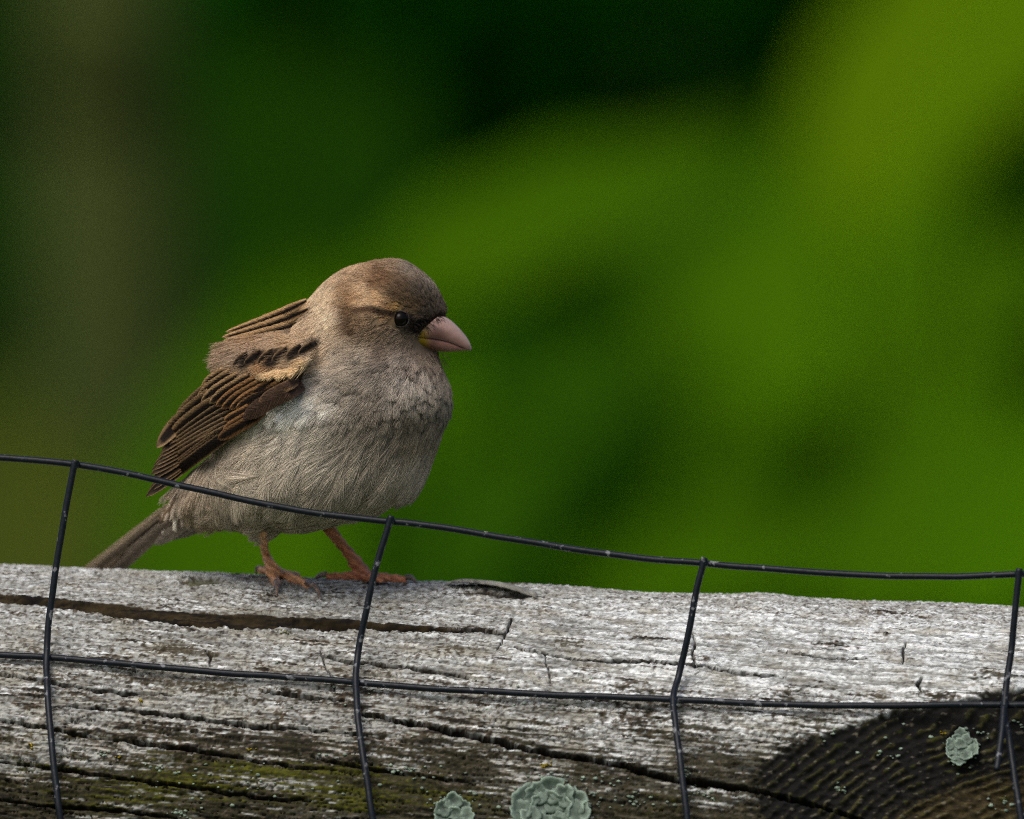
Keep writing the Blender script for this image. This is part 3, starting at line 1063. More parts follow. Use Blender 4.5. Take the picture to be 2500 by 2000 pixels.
# ---- plumage colours as seen on the bird, light and shade included, photo coordinates
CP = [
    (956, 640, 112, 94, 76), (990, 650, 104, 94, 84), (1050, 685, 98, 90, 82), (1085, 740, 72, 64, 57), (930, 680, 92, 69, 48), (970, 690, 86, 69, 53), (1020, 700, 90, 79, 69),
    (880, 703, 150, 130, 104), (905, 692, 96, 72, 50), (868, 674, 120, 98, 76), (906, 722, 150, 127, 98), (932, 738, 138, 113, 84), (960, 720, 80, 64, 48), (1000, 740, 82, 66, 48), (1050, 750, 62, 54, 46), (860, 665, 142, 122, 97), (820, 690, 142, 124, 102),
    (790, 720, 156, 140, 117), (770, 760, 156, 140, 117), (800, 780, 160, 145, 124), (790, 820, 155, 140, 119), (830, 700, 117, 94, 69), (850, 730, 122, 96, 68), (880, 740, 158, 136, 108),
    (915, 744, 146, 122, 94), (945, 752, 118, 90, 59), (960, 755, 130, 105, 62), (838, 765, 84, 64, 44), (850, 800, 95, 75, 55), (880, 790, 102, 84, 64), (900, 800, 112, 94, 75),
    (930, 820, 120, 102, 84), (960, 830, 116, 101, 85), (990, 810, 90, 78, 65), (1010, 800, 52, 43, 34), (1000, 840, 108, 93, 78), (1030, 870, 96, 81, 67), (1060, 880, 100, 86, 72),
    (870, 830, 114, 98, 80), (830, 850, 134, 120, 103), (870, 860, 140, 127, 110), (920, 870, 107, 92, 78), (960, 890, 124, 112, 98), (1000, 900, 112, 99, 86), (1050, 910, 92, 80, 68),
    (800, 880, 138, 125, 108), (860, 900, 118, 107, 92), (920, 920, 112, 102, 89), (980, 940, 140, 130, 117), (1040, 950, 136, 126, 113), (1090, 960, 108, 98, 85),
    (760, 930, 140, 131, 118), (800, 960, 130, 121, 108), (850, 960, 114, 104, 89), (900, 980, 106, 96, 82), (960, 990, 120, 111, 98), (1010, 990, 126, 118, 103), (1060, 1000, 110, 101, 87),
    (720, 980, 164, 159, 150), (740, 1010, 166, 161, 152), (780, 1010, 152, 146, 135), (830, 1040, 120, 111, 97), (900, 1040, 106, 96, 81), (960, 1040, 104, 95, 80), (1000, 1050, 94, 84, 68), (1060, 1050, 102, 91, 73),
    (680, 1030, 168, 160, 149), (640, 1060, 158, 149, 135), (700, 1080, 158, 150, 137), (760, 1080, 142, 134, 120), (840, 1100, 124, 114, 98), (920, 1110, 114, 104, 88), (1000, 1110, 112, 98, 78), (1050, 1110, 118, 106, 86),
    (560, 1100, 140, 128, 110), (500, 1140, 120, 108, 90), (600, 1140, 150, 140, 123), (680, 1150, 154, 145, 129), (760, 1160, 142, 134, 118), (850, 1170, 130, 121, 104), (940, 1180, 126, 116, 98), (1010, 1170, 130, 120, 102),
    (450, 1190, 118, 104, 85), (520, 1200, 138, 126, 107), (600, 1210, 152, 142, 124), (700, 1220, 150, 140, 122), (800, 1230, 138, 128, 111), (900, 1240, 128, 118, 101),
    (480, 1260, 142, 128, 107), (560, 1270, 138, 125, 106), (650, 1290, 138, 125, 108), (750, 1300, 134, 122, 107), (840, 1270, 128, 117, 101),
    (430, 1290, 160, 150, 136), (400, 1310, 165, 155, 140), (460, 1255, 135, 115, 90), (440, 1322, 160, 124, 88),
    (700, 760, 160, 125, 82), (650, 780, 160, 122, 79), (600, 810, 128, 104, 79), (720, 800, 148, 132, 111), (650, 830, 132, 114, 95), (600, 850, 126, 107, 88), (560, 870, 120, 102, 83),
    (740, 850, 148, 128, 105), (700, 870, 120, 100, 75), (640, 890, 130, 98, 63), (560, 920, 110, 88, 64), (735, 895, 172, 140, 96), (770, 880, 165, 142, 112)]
CP = np.array(CP, float)
STROKES = [  # dark or pale marks: points, half width, colour
    ([(1004, 793), (1030, 791), (1056, 784), (1076, 770)], 10, (16, 12, 10)),
    ([(1005, 806), (1022, 806)], 9, (28, 22, 17)),
    ([(960, 768), (942, 765), (920, 760), (900, 756)], 8, (54, 41, 30)),
    ([(900, 757), (878, 757), (862, 762)], 8, (74, 56, 41)),
    ([(838, 785), (845, 808), (856, 818)], 6, (58, 44, 31)),
    ([(998, 772), (1003, 790), (996, 806)], 6, (40, 32, 25)),
    ([(592, 888), (614, 877), (634, 865)], 11.5, (18, 13, 10)),
    ([(652, 889), (664, 877), (678, 863)], 11.5, (18, 13, 10)),
    ([(704, 871), (735, 856), (766, 841)], 10.5, (26, 19, 14)),
    ([(712, 744), (660, 768), (610, 792)], 6, (26, 20, 15)),
    ([(716, 772), (740, 776)], 7, (26, 20, 15)),
    ([(985, 1010), (992, 1050), (985, 1080)], 8, (84, 75, 60)),  # painted shade under the breast ruff
]


def plume_rgb(px, py):
    """plumage colour, seen shade included (sRGB 0..255)"""
    shp = px.shape
    px, py = px.ravel(), py.ravel()
    out = np.empty((len(px), 3))
    for i in range(0, len(px), 60000):
        d2 = (px[i:i + 60000, None] - CP[None, :, 0]) ** 2 + (py[i:i + 60000, None] - CP[None, :, 1]) ** 2
        w = 1.0 / (d2 + 90.0) ** 1.9
        out[i:i + 60000] = (w @ CP[:, 2:]) / w.sum(1)[:, None]
    qx, qy = px + 7 * vnoise(px / 11.0, py / 16.0, seed=401), py + 7 * vnoise(px / 10.0, py / 18.0, seed=402)
    for pts, hw, c in STROKES:
        d, _, _ = polydist(qx if hw > 10 else px, qy if hw > 10 else py, pts)
        m = sstep(1.6, 0.35, d / hw)[:, None]
        out = out * (1 - m) + np.array(c) * m
    g_ = out.mean(1)[:, None]
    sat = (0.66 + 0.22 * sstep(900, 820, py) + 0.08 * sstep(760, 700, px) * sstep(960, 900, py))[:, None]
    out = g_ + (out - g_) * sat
    return out.reshape(shp + (3,))


GAIN = 2.55


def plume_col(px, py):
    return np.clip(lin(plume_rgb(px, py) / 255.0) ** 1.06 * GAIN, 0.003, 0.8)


bx, by = to_pix(BV)
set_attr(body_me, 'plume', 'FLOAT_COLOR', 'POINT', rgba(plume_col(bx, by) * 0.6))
body_me.vertices.foreach_set('co', child_local(sparrow, BV).astype(np.float32).ravel())
body_me.update()
PLUME = mat_attr('plumage', 'plume', 0.75, 0.15, 1500, 0.12, 0)
obj('body', body_me, PLUME, sparrow)

# ---- flow of the feathers (photo directions)
FLOW = np.array([
    (1085, 750, -.5, -1), (1070, 700, -.6, -.9), (1030, 670, -.9, -.6), (960, 650, -1, -.25), (880, 670, -1, .25), (820, 700, -.9, .5), (780, 750, -.75, .65), (1000, 720, -.9, -.55), (930, 720, -1, -.1),
    (880, 750, -1, .15), (840, 780, -.8, .6), (800, 800, -.8, .55), (760, 800, -.9, .4), (1010, 790, -.9, .1), (960, 800, -.95, .3), (900, 800, -.95, .35), (960, 840, -.85, .55), (900, 850, -.9, .45),
    (1010, 850, -.7, .8), (1060, 880, -.1, 1), (1080, 900, .1, 1), (1020, 900, -.45, .9), (960, 900, -.6, .8), (860, 880, -.85, .5), (800, 880, -.85, .5), (1095, 960, .15, 1), (1040, 960, -.1, 1), (980, 960, -.35, .95),
    (900, 960, -.6, .8), (820, 960, -.75, .65), (760, 950, -.85, .5), (1080, 1040, -.1, 1), (1000, 1040, -.1, 1), (900, 1040, -.5, .85), (800, 1040, -.65, .75), (720, 1020, -.75, .65), (640, 1080, -.8, .6),
    (1040, 1120, -.35, .95), (950, 1120, -.35, .9), (850, 1130, -.45, .9), (750, 1130, -.5, .85), (650, 1140, -.65, .75), (560, 1130, -.8, .6), (500, 1160, -.85, .55), (1000, 1190, -.65, .75), (900, 1220, -.6, .8),
    (800, 1230, -.5, .85), (700, 1230, -.55, .85), (600, 1220, -.7, .7), (500, 1220, -.85, .55), (450, 1260, -.8, .6), (400, 1310, -.7, .7), (700, 1300, -.95, .3), (800, 1290, -.95, .3), (600, 1290, -.95, .3), (660, 1260, -.85, .5), (760, 1262, -.85, .5), (560, 1255, -.9, .45),
    (700, 760, -.9, .45), (600, 810, -.9, .42), (700, 810, -.92, .4), (600, 860, -.85, .5), (680, 860, -.85, .5), (740, 860, -.85, .5), (560, 900, -.8, .6), (640, 900, -.85, .5)], float)
FLOW[:, 2:] /= np.hypot(FLOW[:, 2], FLOW[:, 3])[:, None]


def flow(px, py):
    out = np.empty((len(px), 2))
    for i in range(0, len(px), 60000):
        d2 = (px[i:i + 60000, None] - FLOW[None, :, 0]) ** 2 + (py[i:i + 60000, None] - FLOW[None, :, 1]) ** 2
        w = 1.0 / (d2 + 300.0) ** 1.6
        out[i:i + 60000] = (w @ FLOW[:, 2:]) / w.sum(1)[:, None]
    return out


EYE = (977.0, 779.0)


def plumage(n_feather):
    tri = BV[BT]
    area = 0.5 * np.linalg.norm(np.cross(tri[:, 1] - tri[:, 0], tri[:, 2] - tri[:, 0]), axis=1)
    ctr = tri.mean(1)
    cx, cy = to_pix(ctr)
    headness = sstep(900, 840, cy) * sstep(740, 790, cx)
    dens = area * (1 + 3.2 * headness) * np.where(ctr[:, 1] > YC + 0.004, 0.45, 1.0)
    ti = rng.choice(len(tri), n_feather, p=dens / dens.sum())
    r1, r2 = rng.random(n_feather), rng.random(n_feather)
    s1 = np.sqrt(r1)
    w = np.stack([1 - s1, s1 * (1 - r2), s1 * r2], 1)
    pos = (tri[ti] * w[:, :, None]).sum(1)
    nor = (BN[BT][ti] * w[:, :, None]).sum(1)
    nor /= np.linalg.norm(nor, axis=1)[:, None]
    px, py = to_pix(pos)
    # keep clear of the eyes and of the beak's base
    ok = np.hypot(px - EYE[0], (py - EYE[1]) * 1.05) > 21.5
    # side of the beak: from the gape up to the forehead and down to the chin
    ytop_b = np.interp(px, [1010, 1046, 1074, 1084, 1100], [818, 808, 792, 772, 760])
    ok &= ~((px > 1012) & (py > ytop_b) & (py < 857))
    pos, nor, px, py = pos[ok], nor[ok], px[ok], py[ok]
    n = len(pos)
    f2 = flow(px, py)
    d = np.stack([f2[:, 0], np.zeros(n), -f2[:, 1]], 1)
    d[:, 1] = 0.25 * np.abs(f2[:, 0]) * 0
    # on the near flank feathers also run backwards (away), mirrored on the far flank
    d += rng.normal(size=(n, 3)) * (0.08 + 0.08 * sstep(900, 1050, py))[:, None]
    d -= nor * np.sum(d * nor, 1)[:, None]
    d /= np.linalg.norm(d, axis=1)[:, None] + 1e-9
    b = np.cross(nor, d)
    head = sstep(905, 850, py) * sstep(745, 790, px)
    fore = head * sstep(1010, 1060, px)
    bel = sstep(1000, 1150, py)
    back = sstep(780, 700, px) * sstep(960, 900, py)
    Ln = (3.6 + 3.4 * bel) * (1 - head) + head * 1.9
    Ln = Ln * (1 - 0.45 * fore) * (1 - 0.1 * back)
    # near the face shorter
    fd = np.hypot(px - EYE[0], py - EYE[1])
    Ln *= 1 - 0.45 * sstep(70, 26, fd)
    # the breast ruff: neat short scales
    ruff = np.exp(-(((px - 1000) / 130) ** 2 + ((py - 960) / 55) ** 2))
    Ln *= 1 - 0.25 * ruff
    ventm = sstep(560, 500, px) * sstep(1150, 1200, py)
    Ln *= 1 - 0.45 * ventm
    Ln *= 1 - 0.42 * sstep(1210, 1280, py)
    nearbeak = sstep(1000, 1030, px) * sstep(775, 790, py) * sstep(870, 850, py)
    Ln *= 1 - 0.4 * nearbeak
    Ln = Ln * rng.uniform(0.75, 1.2, n) * MM
    lift = (0.16 + 0.08 * bel + 0.12 * ruff) * (1 - 0.35 * head) * (1 - 0.6 * ventm) * (1 + 1.3 * np.exp(-((px - 965) / 75) ** 2 - ((py - 652) / 28) ** 2)) * rng.uniform(0.5, 1.5, n)
    Rc = np.where(head > 0.5, 0.011, 0.021)
    nbarb = 50
    k = nbarb
    side = np.where(np.arange(k) % 2 == 0, 1.0, -1.0)[None, :]
    s0 = rng.uniform(0.02, 0.8, (n, k)) ** 0.9
    ang = np.radians(rng.uniform(5, 34, (n, k))) * (1 - 0.35 * s0)
    ang *= (0.85 + 0.35 * ruff)[:, None]
    lb = Ln[:, None] * ((1 - s0) * 0.82 + 0.12) * rng.uniform(0.8, 1.1, (n, k))
    tau = np.array([0, 0.34, 0.68, 1.0])[None, None, :]
    along = s0[:, :, None] * Ln[:, None, None] + lb[:, :, None] * tau * np.cos(ang)[:, :, None]
    lat = side[:, :, None] * lb[:, :, None] * np.sin(ang)[:, :, None] * (tau - 0.3 * tau ** 2)
    lat = lat + rng.normal(size=(n, k, 1)) * 0.00005 + rng.normal(size=(n, k, 1)) * 0.00012 * tau
    up = lift[:, None, None] * along * (1 - 0.45 * along / (Ln[:, None, None] + 1e-9)) - along ** 2 / (2 * Rc[:, None, None]) - 0.5 * lat ** 2 / 0.004
    up = up + rng.normal(size=(n, k, 1)) * 0.00009 + 0.00005
    pts = pos[:, None, None, :] + along[..., None] * d[:, None, None, :] + lat[..., None] * b[:, None, None, :] + up[..., None] * nor[:, None, None, :]
    # colour: feather's own tone from the middle of its visible part, slate-grey downy base
    tipc = pos + d * (Ln * 0.55)[:, None]
    tx, ty = to_pix(tipc)
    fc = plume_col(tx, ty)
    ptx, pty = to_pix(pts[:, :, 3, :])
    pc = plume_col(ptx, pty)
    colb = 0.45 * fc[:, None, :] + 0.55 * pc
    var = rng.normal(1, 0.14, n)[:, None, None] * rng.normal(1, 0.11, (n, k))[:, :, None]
    colb = np.clip(colb * var, 0.003, 0.9)
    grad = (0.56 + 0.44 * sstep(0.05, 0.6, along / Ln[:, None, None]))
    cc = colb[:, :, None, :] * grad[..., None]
    rad = np.array([0.023, 0.022, 0.018, 0.009])[None, None, :] * MM * np.ones((n, k, 1))
    rad = rad * (1 - 0.15 * head)[:, None, None]
    return pts.reshape(-1, 4, 3), cc.reshape(-1, 4, 3), rad.reshape(-1, 4)


def hair_obj(name, pts, colr, rad, mat, parent):
    hc = bpy.data.hair_curves.new(name)
    n, k = pts.shape[:2]
    hc.add_curves([k] * n)
    hc.position_data.foreach_set('vector', child_local(parent, pts.reshape(-1, 3)).astype(np.float32).ravel())
    a = hc.attributes.get('radius') or hc.attributes.new('radius', 'FLOAT', 'POINT')
    a.data.foreach_set('value', rad.astype(np.float32).ravel())
    a = hc.attributes.new('plume', 'FLOAT_COLOR', 'POINT')
    a.data.foreach_set('color', rgba(colr.reshape(-1, 3)).ravel())
    o = bpy.data.objects.new(name, hc)
    COL.objects.link(o)
    hc.materials.append(mat)
    o.parent = parent
    return o


m, nt, b = new_mat('barbs', 0.7, 0.15)
an = attr_node(nt, 'plume')
nt.links.new(an.outputs['Color'], b.inputs['Base Color'])
BARB = m
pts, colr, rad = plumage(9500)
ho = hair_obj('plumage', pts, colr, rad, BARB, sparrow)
ho['kind'] = 'stuff'

# bristles about the lores and chin
def bristles():
    Pn, Cn, Rn = [], [], []
    r = np.random.default_rng(5)
    for k in range(70):
        x, y = r.uniform(1008, 1075), 0
        y = 797 - (x - 1008) * 0.28 + r.normal() * 6
        yb = ray_y(body_bvh, x, y, YC - 0.008)
        p0 = P(x, y, yb - 0.0002)
        ex, ey = r.uniform(6, 26), r.uniform(2, 26)
        p3 = P(x + ex, y + ey, yb - 0.0008)
        mid1, mid2 = p0 * 0.66 + p3 * 0.34 + np.array([0, -0.0005, 0.0003]), p0 * 0.33 + p3 * 0.67 + np.array([0, -0.0005, 0.0003])
        Pn.append([p0, mid1, mid2, p3])
        Cn.append([c8(22, 17, 12)] * 4)
        Rn.append([0.035 * MM, 0.03 * MM, 0.02 * MM, 0.008 * MM])
    for k in range(26):
        x, y = r.uniform(1035, 1085), r.uniform(858, 885)
        p0 = P(x, y, YC - 0.004 + r.normal() * 0.002)
        p3 = P(x + r.uniform(0, 26), y + r.uniform(10, 40), YC - 0.005)
        Pn.append([p0, p0 * .66 + p3 * .34 + np.array([0.0003, 0, 0]), p0 * .33 + p3 * .67 + np.array([0.0004, 0, 0]), p3])
        Cn.append([c8(60, 48, 38)] * 4)
        Rn.append([0.03 * MM, 0.025 * MM, 0.018 * MM, 0.008 * MM])
    return np.array(Pn), np.array(Cn), np.array(Rn)


o = hair_obj('bristles', *bristles(), BARB, sparrow)
o['kind'] = 'stuff'

# ---- eyes
m, nt, b = new_mat('eye_black', 0.05, 0.13)
nz = nd(nt, 'ShaderNodeTexNoise')
nz.inputs['Scale'].default_value = 600
crn = nd(nt, 'ShaderNodeValToRGB')
crn.color_ramp.elements[0].color = (0.002, 0.002, 0.002, 1)
crn.color_ramp.elements[1].color = (0.006, 0.004, 0.003, 1)
nt.links.new(nz.outputs['Fac'], crn.inputs['Fac'])
nt.links.new(crn.outputs[0], b.inputs['Base Color'])
b.inputs['Coat Weight'].default_value = 0.0
b.inputs['Coat Roughness'].default_value = 0.02
EYEM = m
LID = mat_noise('eyelid_skin', (0.010, 0.008, 0.006), (0.040, 0.032, 0.026), 2500, 0.6, 0.3, 0.00005)
eye_y = ray_y(body_bvh, EYE[0], EYE[1], YC - 0.01)


def uv_sphere(c, r, ns=24, nr_=16, sc_=(1, 1, 1)):
    V = []
    for i in range(nr_ + 1):
        a = math.pi * i / nr_
        for j in range(ns):
            p = 2 * math.pi * j / ns
            V.append((c[0] + r * sc_[0] * math.sin(a) * math.cos(p), c[1] + r * sc_[1] * math.sin(a) * math.sin(p), c[2] + r * sc_[2] * math.cos(a)))
    return np.array(V), grid_faces(nr_ + 1, ns, True)


for sgn in (-1, 1):
    yv = eye_y if sgn < 0 else 2 * YC - eye_y
    c = P(EYE[0], EYE[1], yv + (0.0002 if sgn < 0 else -0.0002))
    V, F = uv_sphere(c, 19.5 * S)
    e = put(sparrow, 'eye', V, F, EYEM)
    ringp = []
    for j in range(36):
        a = 2 * math.pi * j / 36
        ringp.append(P(EYE[0] + 20.0 * math.cos(a) + (2 if math.cos(a) > .5 else 0), EYE[1] + 19.5 * math.sin(a), yv + sgn * 0.00035))
    ringp.append(ringp[0])
    rp_ = [0.00011 * (1 + 0.45 * math.sin(j * 2.9)) for j in range(37)]
    V, F = tube(ringp, rp_, 8, False)
    put(e, 'eyelid', V + np.array(sparrow.location) - np.array(sparrow.location), F, LID)
    ob = e.children[0]
    ob.data.vertices.foreach_set('co', (V - np.array(sparrow.location)).astype(np.float32).ravel())
    ob.data.update()

# ---- beak
beak_mat = mat_attr('beak_horn', 'horn', 0.32, 0.45, 900, 0.14, 0.00004)
T_up = [(1074, 768), (1090, 775), (1108, 788), (1130, 811), (1146, 834), (1153, 855)]
B_up = [(1014, 820), (1040, 824), (1062, 827), (1096, 835), (1134, 850), (1151, 857)]
T_lo = [(1014, 822), (1040, 826), (1062, 829), (1096, 837), (1130, 850), (1146, 855)]
B_lo = [(1030, 852), (1046, 855), (1066, 858), (1096, 860), (1130, 857), (1146, 856.5)]
HW = [4.9, 4.6, 4.0, 2.8, 1.4, 0.12]     # half widths, mm
BYC = YC - 0.0004


def beak(name, top, bot, flip, colfn):
    n = 30
    t = np.linspace(0, 1, n)
    tp, bt_ = catmull(top, n), catmull(bot, n)
    hw = np.interp(t, np.linspace(0, 1, len(HW)), HW) * MM
    hw = np.convolve(np.pad(hw, 2, mode='edge'), np.ones(5) / 5, 'valid')
    na = 26
    V, Cc = [], []
    for i in range(n):
        for j in range(na):
            a = 2 * math.pi * j / na
            ca, sa = math.cos(a), math.sin(a)
            if not flip:     # upper: arch on top, nearly flat below
                f = max(0, ca) ** 0.8 if ca > 0 else 0.06 * ca
                w = np.sign(sa) * abs(sa) ** (0.85) * (1.0 if ca > 0 else 1)
                p = bt_[i] * (1 - f) + tp[i] * f
            else:
                f = max(0, -ca) ** 0.8 if ca < 0 else -0.06 * ca
                w = np.sign(sa) * abs(sa) ** 0.85 * 0.93
                p = tp[i] * (1 - f) + bt_[i] * f
            y = BYC - 0.0008 * t[i] + hw[i] * w
            V.append(P(p[0], p[1], y))
            Cc.append(colfn(t[i], f, p))
    F = [tuple(q) for q in grid_faces(n, na, True)]
    F.append(tuple(range(na))[::-1])
    F.append(tuple(range((n - 1) * na, n * na)))
    me = mesh_np(name, child_local(sparrow, V), F)
    set_attr(me, 'horn', 'FLOAT_COLOR', 'POINT', rgba(np.array(Cc)))
    return obj(name, me, beak_mat, sparrow)


YEL, PINK, PALE, DUSK, TIP = c8(140, 116, 14), c8(146, 106, 98), c8(182, 154, 144), c8(70, 44, 38), c8(44, 32, 32)


def bc_up(t, f, p):
    c = PINK * (1 - f) * 0.85 + PALE * f * 0.9
    y = float(sstep(1052, 1030, p[0])) * float(sstep(0.75, 0.45, f))
    d = math.exp(-((p[0] - 1070) / 26) ** 2) * math.exp(-((f - 0.30) / 0.26) ** 2)
    e = math.exp(-((f - 0.05) / 0.08) ** 2) * 0.5
    c = c * (1 - 0.85 * d) + DUSK * 0.85 * d
    c = c * (1 - 0.5 * e) + DUSK * 0.5 * e
    c = c * (1 - y) + YEL * y
    k = float(sstep(0.93, 1.0, t))
    return c * (1 - k) + TIP * k


def bc_lo(t, f, p):
    c = PINK * 1.0 * (1 - f) + c8(150, 106, 94) * f
    y = float(sstep(1056, 1034, p[0]))
    d = math.exp(-((p[0] - 1058) / 14) ** 2) * 0.4
    c = c * (1 - d) + DUSK * d
    c = c * (1 - y) + YEL * 0.9 * y
    k = float(sstep(0.95, 1.0, t))
    return c * (1 - k) + TIP * k


beak('upper_beak', T_up, B_up, False, bc_up)
beak('lower_beak', T_lo, B_lo, True, bc_lo)

# ---- legs: one continuous mesh each, claws as sub-parts
leg_mat = mat_attr('leg_skin', 'skin', 0.5, 0.35, 2600, 0.22, 0.00006)
claw_mat = mat_noise('claw_horn', (0.11, 0.078, 0.064), (0.28, 0.20, 0.165), 900, 0.35, 0.5)


def chain(p2, ys, r_px, n=None, ring=True, seg=12):
    p3 = np.array([P(x, y, yy_) for (x, y), yy_ in zip(p2, ys)])
    n = n or max(14, len(p2) * 8)
    c = catmull(p3, n)
    r = np.interp(np.linspace(0, 1, n), np.linspace(0, 1, len(r_px)), r_px) * S * 1.14
    if ring:
        L_ = np.concatenate([[0], np.cumsum(np.linalg.norm(np.diff(c, axis=0), axis=1))])
        r = r * (1 + 0.10 * np.sin(L_ / 0.00030))
    return tube(c, r, seg)


def leg(parts, claws, base_col):
    V, F = join_parts(parts)
    me = remeshed('leg', V, F, 0.00010, 1, 0.5)
    n = len(me.vertices)
    co = np.empty(n * 3, np.float32)
    me.vertices.foreach_get('co', co)
    co = co.reshape(-1, 3).astype(float)
    x, y = to_pix(co)
    c = np.array(base_col)[None, :] * np.ones((n, 1))
    dk = sstep(1345, 1310, y)[:, None]
    c = c * (1 - 0.10 * dk)
    scute = 0.5 + 0.5 * np.sin((co[:, 2] * 0.8 + co[:, 0] * 0.55) / 0.00016 + 2.0 * vnoise(co[:, 0] * 900, co[:, 2] * 900, seed=3))
    c = c * (0.62 + 0.44 * scute[:, None])
    me.vertices.foreach_set('co', child_local(sparrow, co).astype(np.float32).ravel())
    me.update()
    set_attr(me, 'skin', 'FLOAT_COLOR', 'POINT', rgba(c))
    lo = obj('leg', me, leg_mat, sparrow)
    for p2, ys, r in claws:
        v, f = chain(p2, ys, r, 16, False, 10)
        obj('claw', mesh_np('claw', child_local(sparrow, v), f), claw_mat, lo)
    return lo


def on_log(px, py, r_px):
    """depth so that a toe of radius r_px rests on the log where the photo shows it"""
    y = ray_y(log_bvh, px, py + r_px * 0.6, None)
    return (y if y is not None else 0.0) - r_px * S * 0.55


ny = on_log(690, 1412, 10)
near_parts = [
    chain([(634, 1256), (640, 1304), (648, 1350), (660, 1380), (669, 1400)], [YC + 0.001, YC - 0.0035, ny + 0.002, ny + 0.001, ny], [13, 10.0, 9.0, 12.5, 15]),
    chain([(662, 1388), (688, 1404), (716, 1413), (740, 1422), (754, 1431)], [ny, on_log(688, 1404, 11), on_log(716, 1413, 10), on_log(740, 1422, 10), on_log(752, 1430, 10)], [15, 12, 10, 9.5, 8.5]),
    chain([(662, 1392), (668, 1410), (675, 1424)], [ny, on_log(668, 1412, 10), on_log(675, 1424, 9) - 0.001], [14, 11, 8]),
    chain([(664, 1392), (650, 1392), (638, 1393)], [ny, ny + 0.003, ny + 0.006], [13, 9, 8]),
    chain([(668, 1398), (700, 1402), (728, 1405)], [ny, ny + 0.005, ny + 0.008], [12, 9, 7]),
]
near_claws = [
    ([(750, 1424), (766, 1430), (778, 1447), (782, 1463)], [on_log(752, 1430, 10) - 0.0002, on_log(766, 1440, 9), on_log(778, 1452, 6), on_log(782, 1464, 1)], [7, 6, 4, 1.2]),
    ([(674, 1420), (677, 1436), (675, 1456)], [on_log(675, 1424, 9) - 0.0014, on_log(677, 1440, 7) - 0.0004, on_log(675, 1456, 1)], [6.5, 5, 1.2]),
    ([(640, 1388), (629, 1388), (624, 1402)], [ny + 0.006, ny + 0.0068, ny + 0.007], [6.5, 5.5, 1.5]),
]
leg(near_parts, near_claws, c8(244, 184, 136))
fy = 0.0005
far_parts = [
    chain([(800, 1285), (826, 1320), (852, 1352), (874, 1384), (884, 1402)], [YC + 0.003, fy - 0.002, fy - 0.001, fy, fy], [14, 11.5, 12, 17, 18]),
    chain([(880, 1402), (918, 1409), (955, 1413), (992, 1416)], [fy, fy - 0.001, fy - 0.0015, fy - 0.002], [16, 11.5, 10.5, 9]),
    chain([(880, 1404), (845, 1408), (812, 1408), (796, 1406)], [fy, fy + 0.0005, fy + 0.001, fy + 0.001], [16, 10, 8.5, 7.5]),
    chain([(884, 1404), (905, 1410), (930, 1414)], [fy, fy - 0.004, fy - 0.007], [14, 10, 8]),
]
far_claws = [
    ([(990, 1410), (1002, 1409), (1012, 1417), (1016, 1430)], [fy - 0.002, fy - 0.0022, fy - 0.0024, fy - 0.0026], [6.5, 5.5, 4, 1.2]),
    ([(798, 1402), (784, 1404), (773, 1410), (765, 1419)], [fy + 0.001] * 4, [6.5, 5.5, 4, 1.2]),
]
leg(far_parts, far_claws, c8(214, 140, 102))  # darker base colour paints in the far leg's shade

# ---- feathers
m, nt, b = new_mat('flight_feather', 0.6, 0.2)
an = attr_node(nt, 'vane')
uvn = attr_node(nt, 'vane_uv')
mp = nd(nt, 'ShaderNodeMapping')
mp.inputs['Scale'].default_value = (1.2, 46, 1)
nz = nd(nt, 'ShaderNodeTexNoise')
nz.inputs['Scale'].default_value = 3
nz.inputs['Detail'].default_value = 3
mr = nd(nt, 'ShaderNodeMapRange')
mr.inputs['From Min'].default_value = 0.3
mr.inputs['From Max'].default_value = 0.7
mr.inputs['To Min'].default_value = 0.72
mr.inputs['To Max'].default_value = 1.25
mx = nd(nt, 'ShaderNodeMix', data_type='RGBA', blend_type='MULTIPLY')
mx.inputs['Factor'].default_value = 1
bp = nd(nt, 'ShaderNodeBump')
bp.inputs['Distance'].default_value = 0.00012
bp.inputs['Strength'].default_value = 0.5
for a_, b_ in ((uvn.outputs['Vector'], mp.inputs['Vector']), (mp.outputs[0], nz.inputs['Vector']), (nz.outputs['Fac'], mr.inputs['Value']), (an.outputs['Color'], mx.inputs['A']),
               (mr.outputs[0], mx.inputs['B']), (mx.outputs['Result'], b.inputs['Base Color']), (nz.outputs['Fac'], bp.inputs['Height']), (bp.outputs[0], b.inputs['Normal'])):
    nt.links.new(a_, b_)
FEATHER = m


def wing_y(px, py):
    base = np.interp(px, [330, 440, 520, 620, 740, 800], [-3, -10, -19, -25, -28.5, -28.5]) * MM
    top = sstep(930, 800, py)
    base = base * (1 - top) + top * np.interp(px, [520, 600, 700, 780], [-10.5, -14, -19, -22]) * MM
    yb = ray_y(body_bvh, px, py, None)
    if yb is not None:
        base = min(base, yb - 0.0009)
    return base


VANE_P, VANE_C = [], []


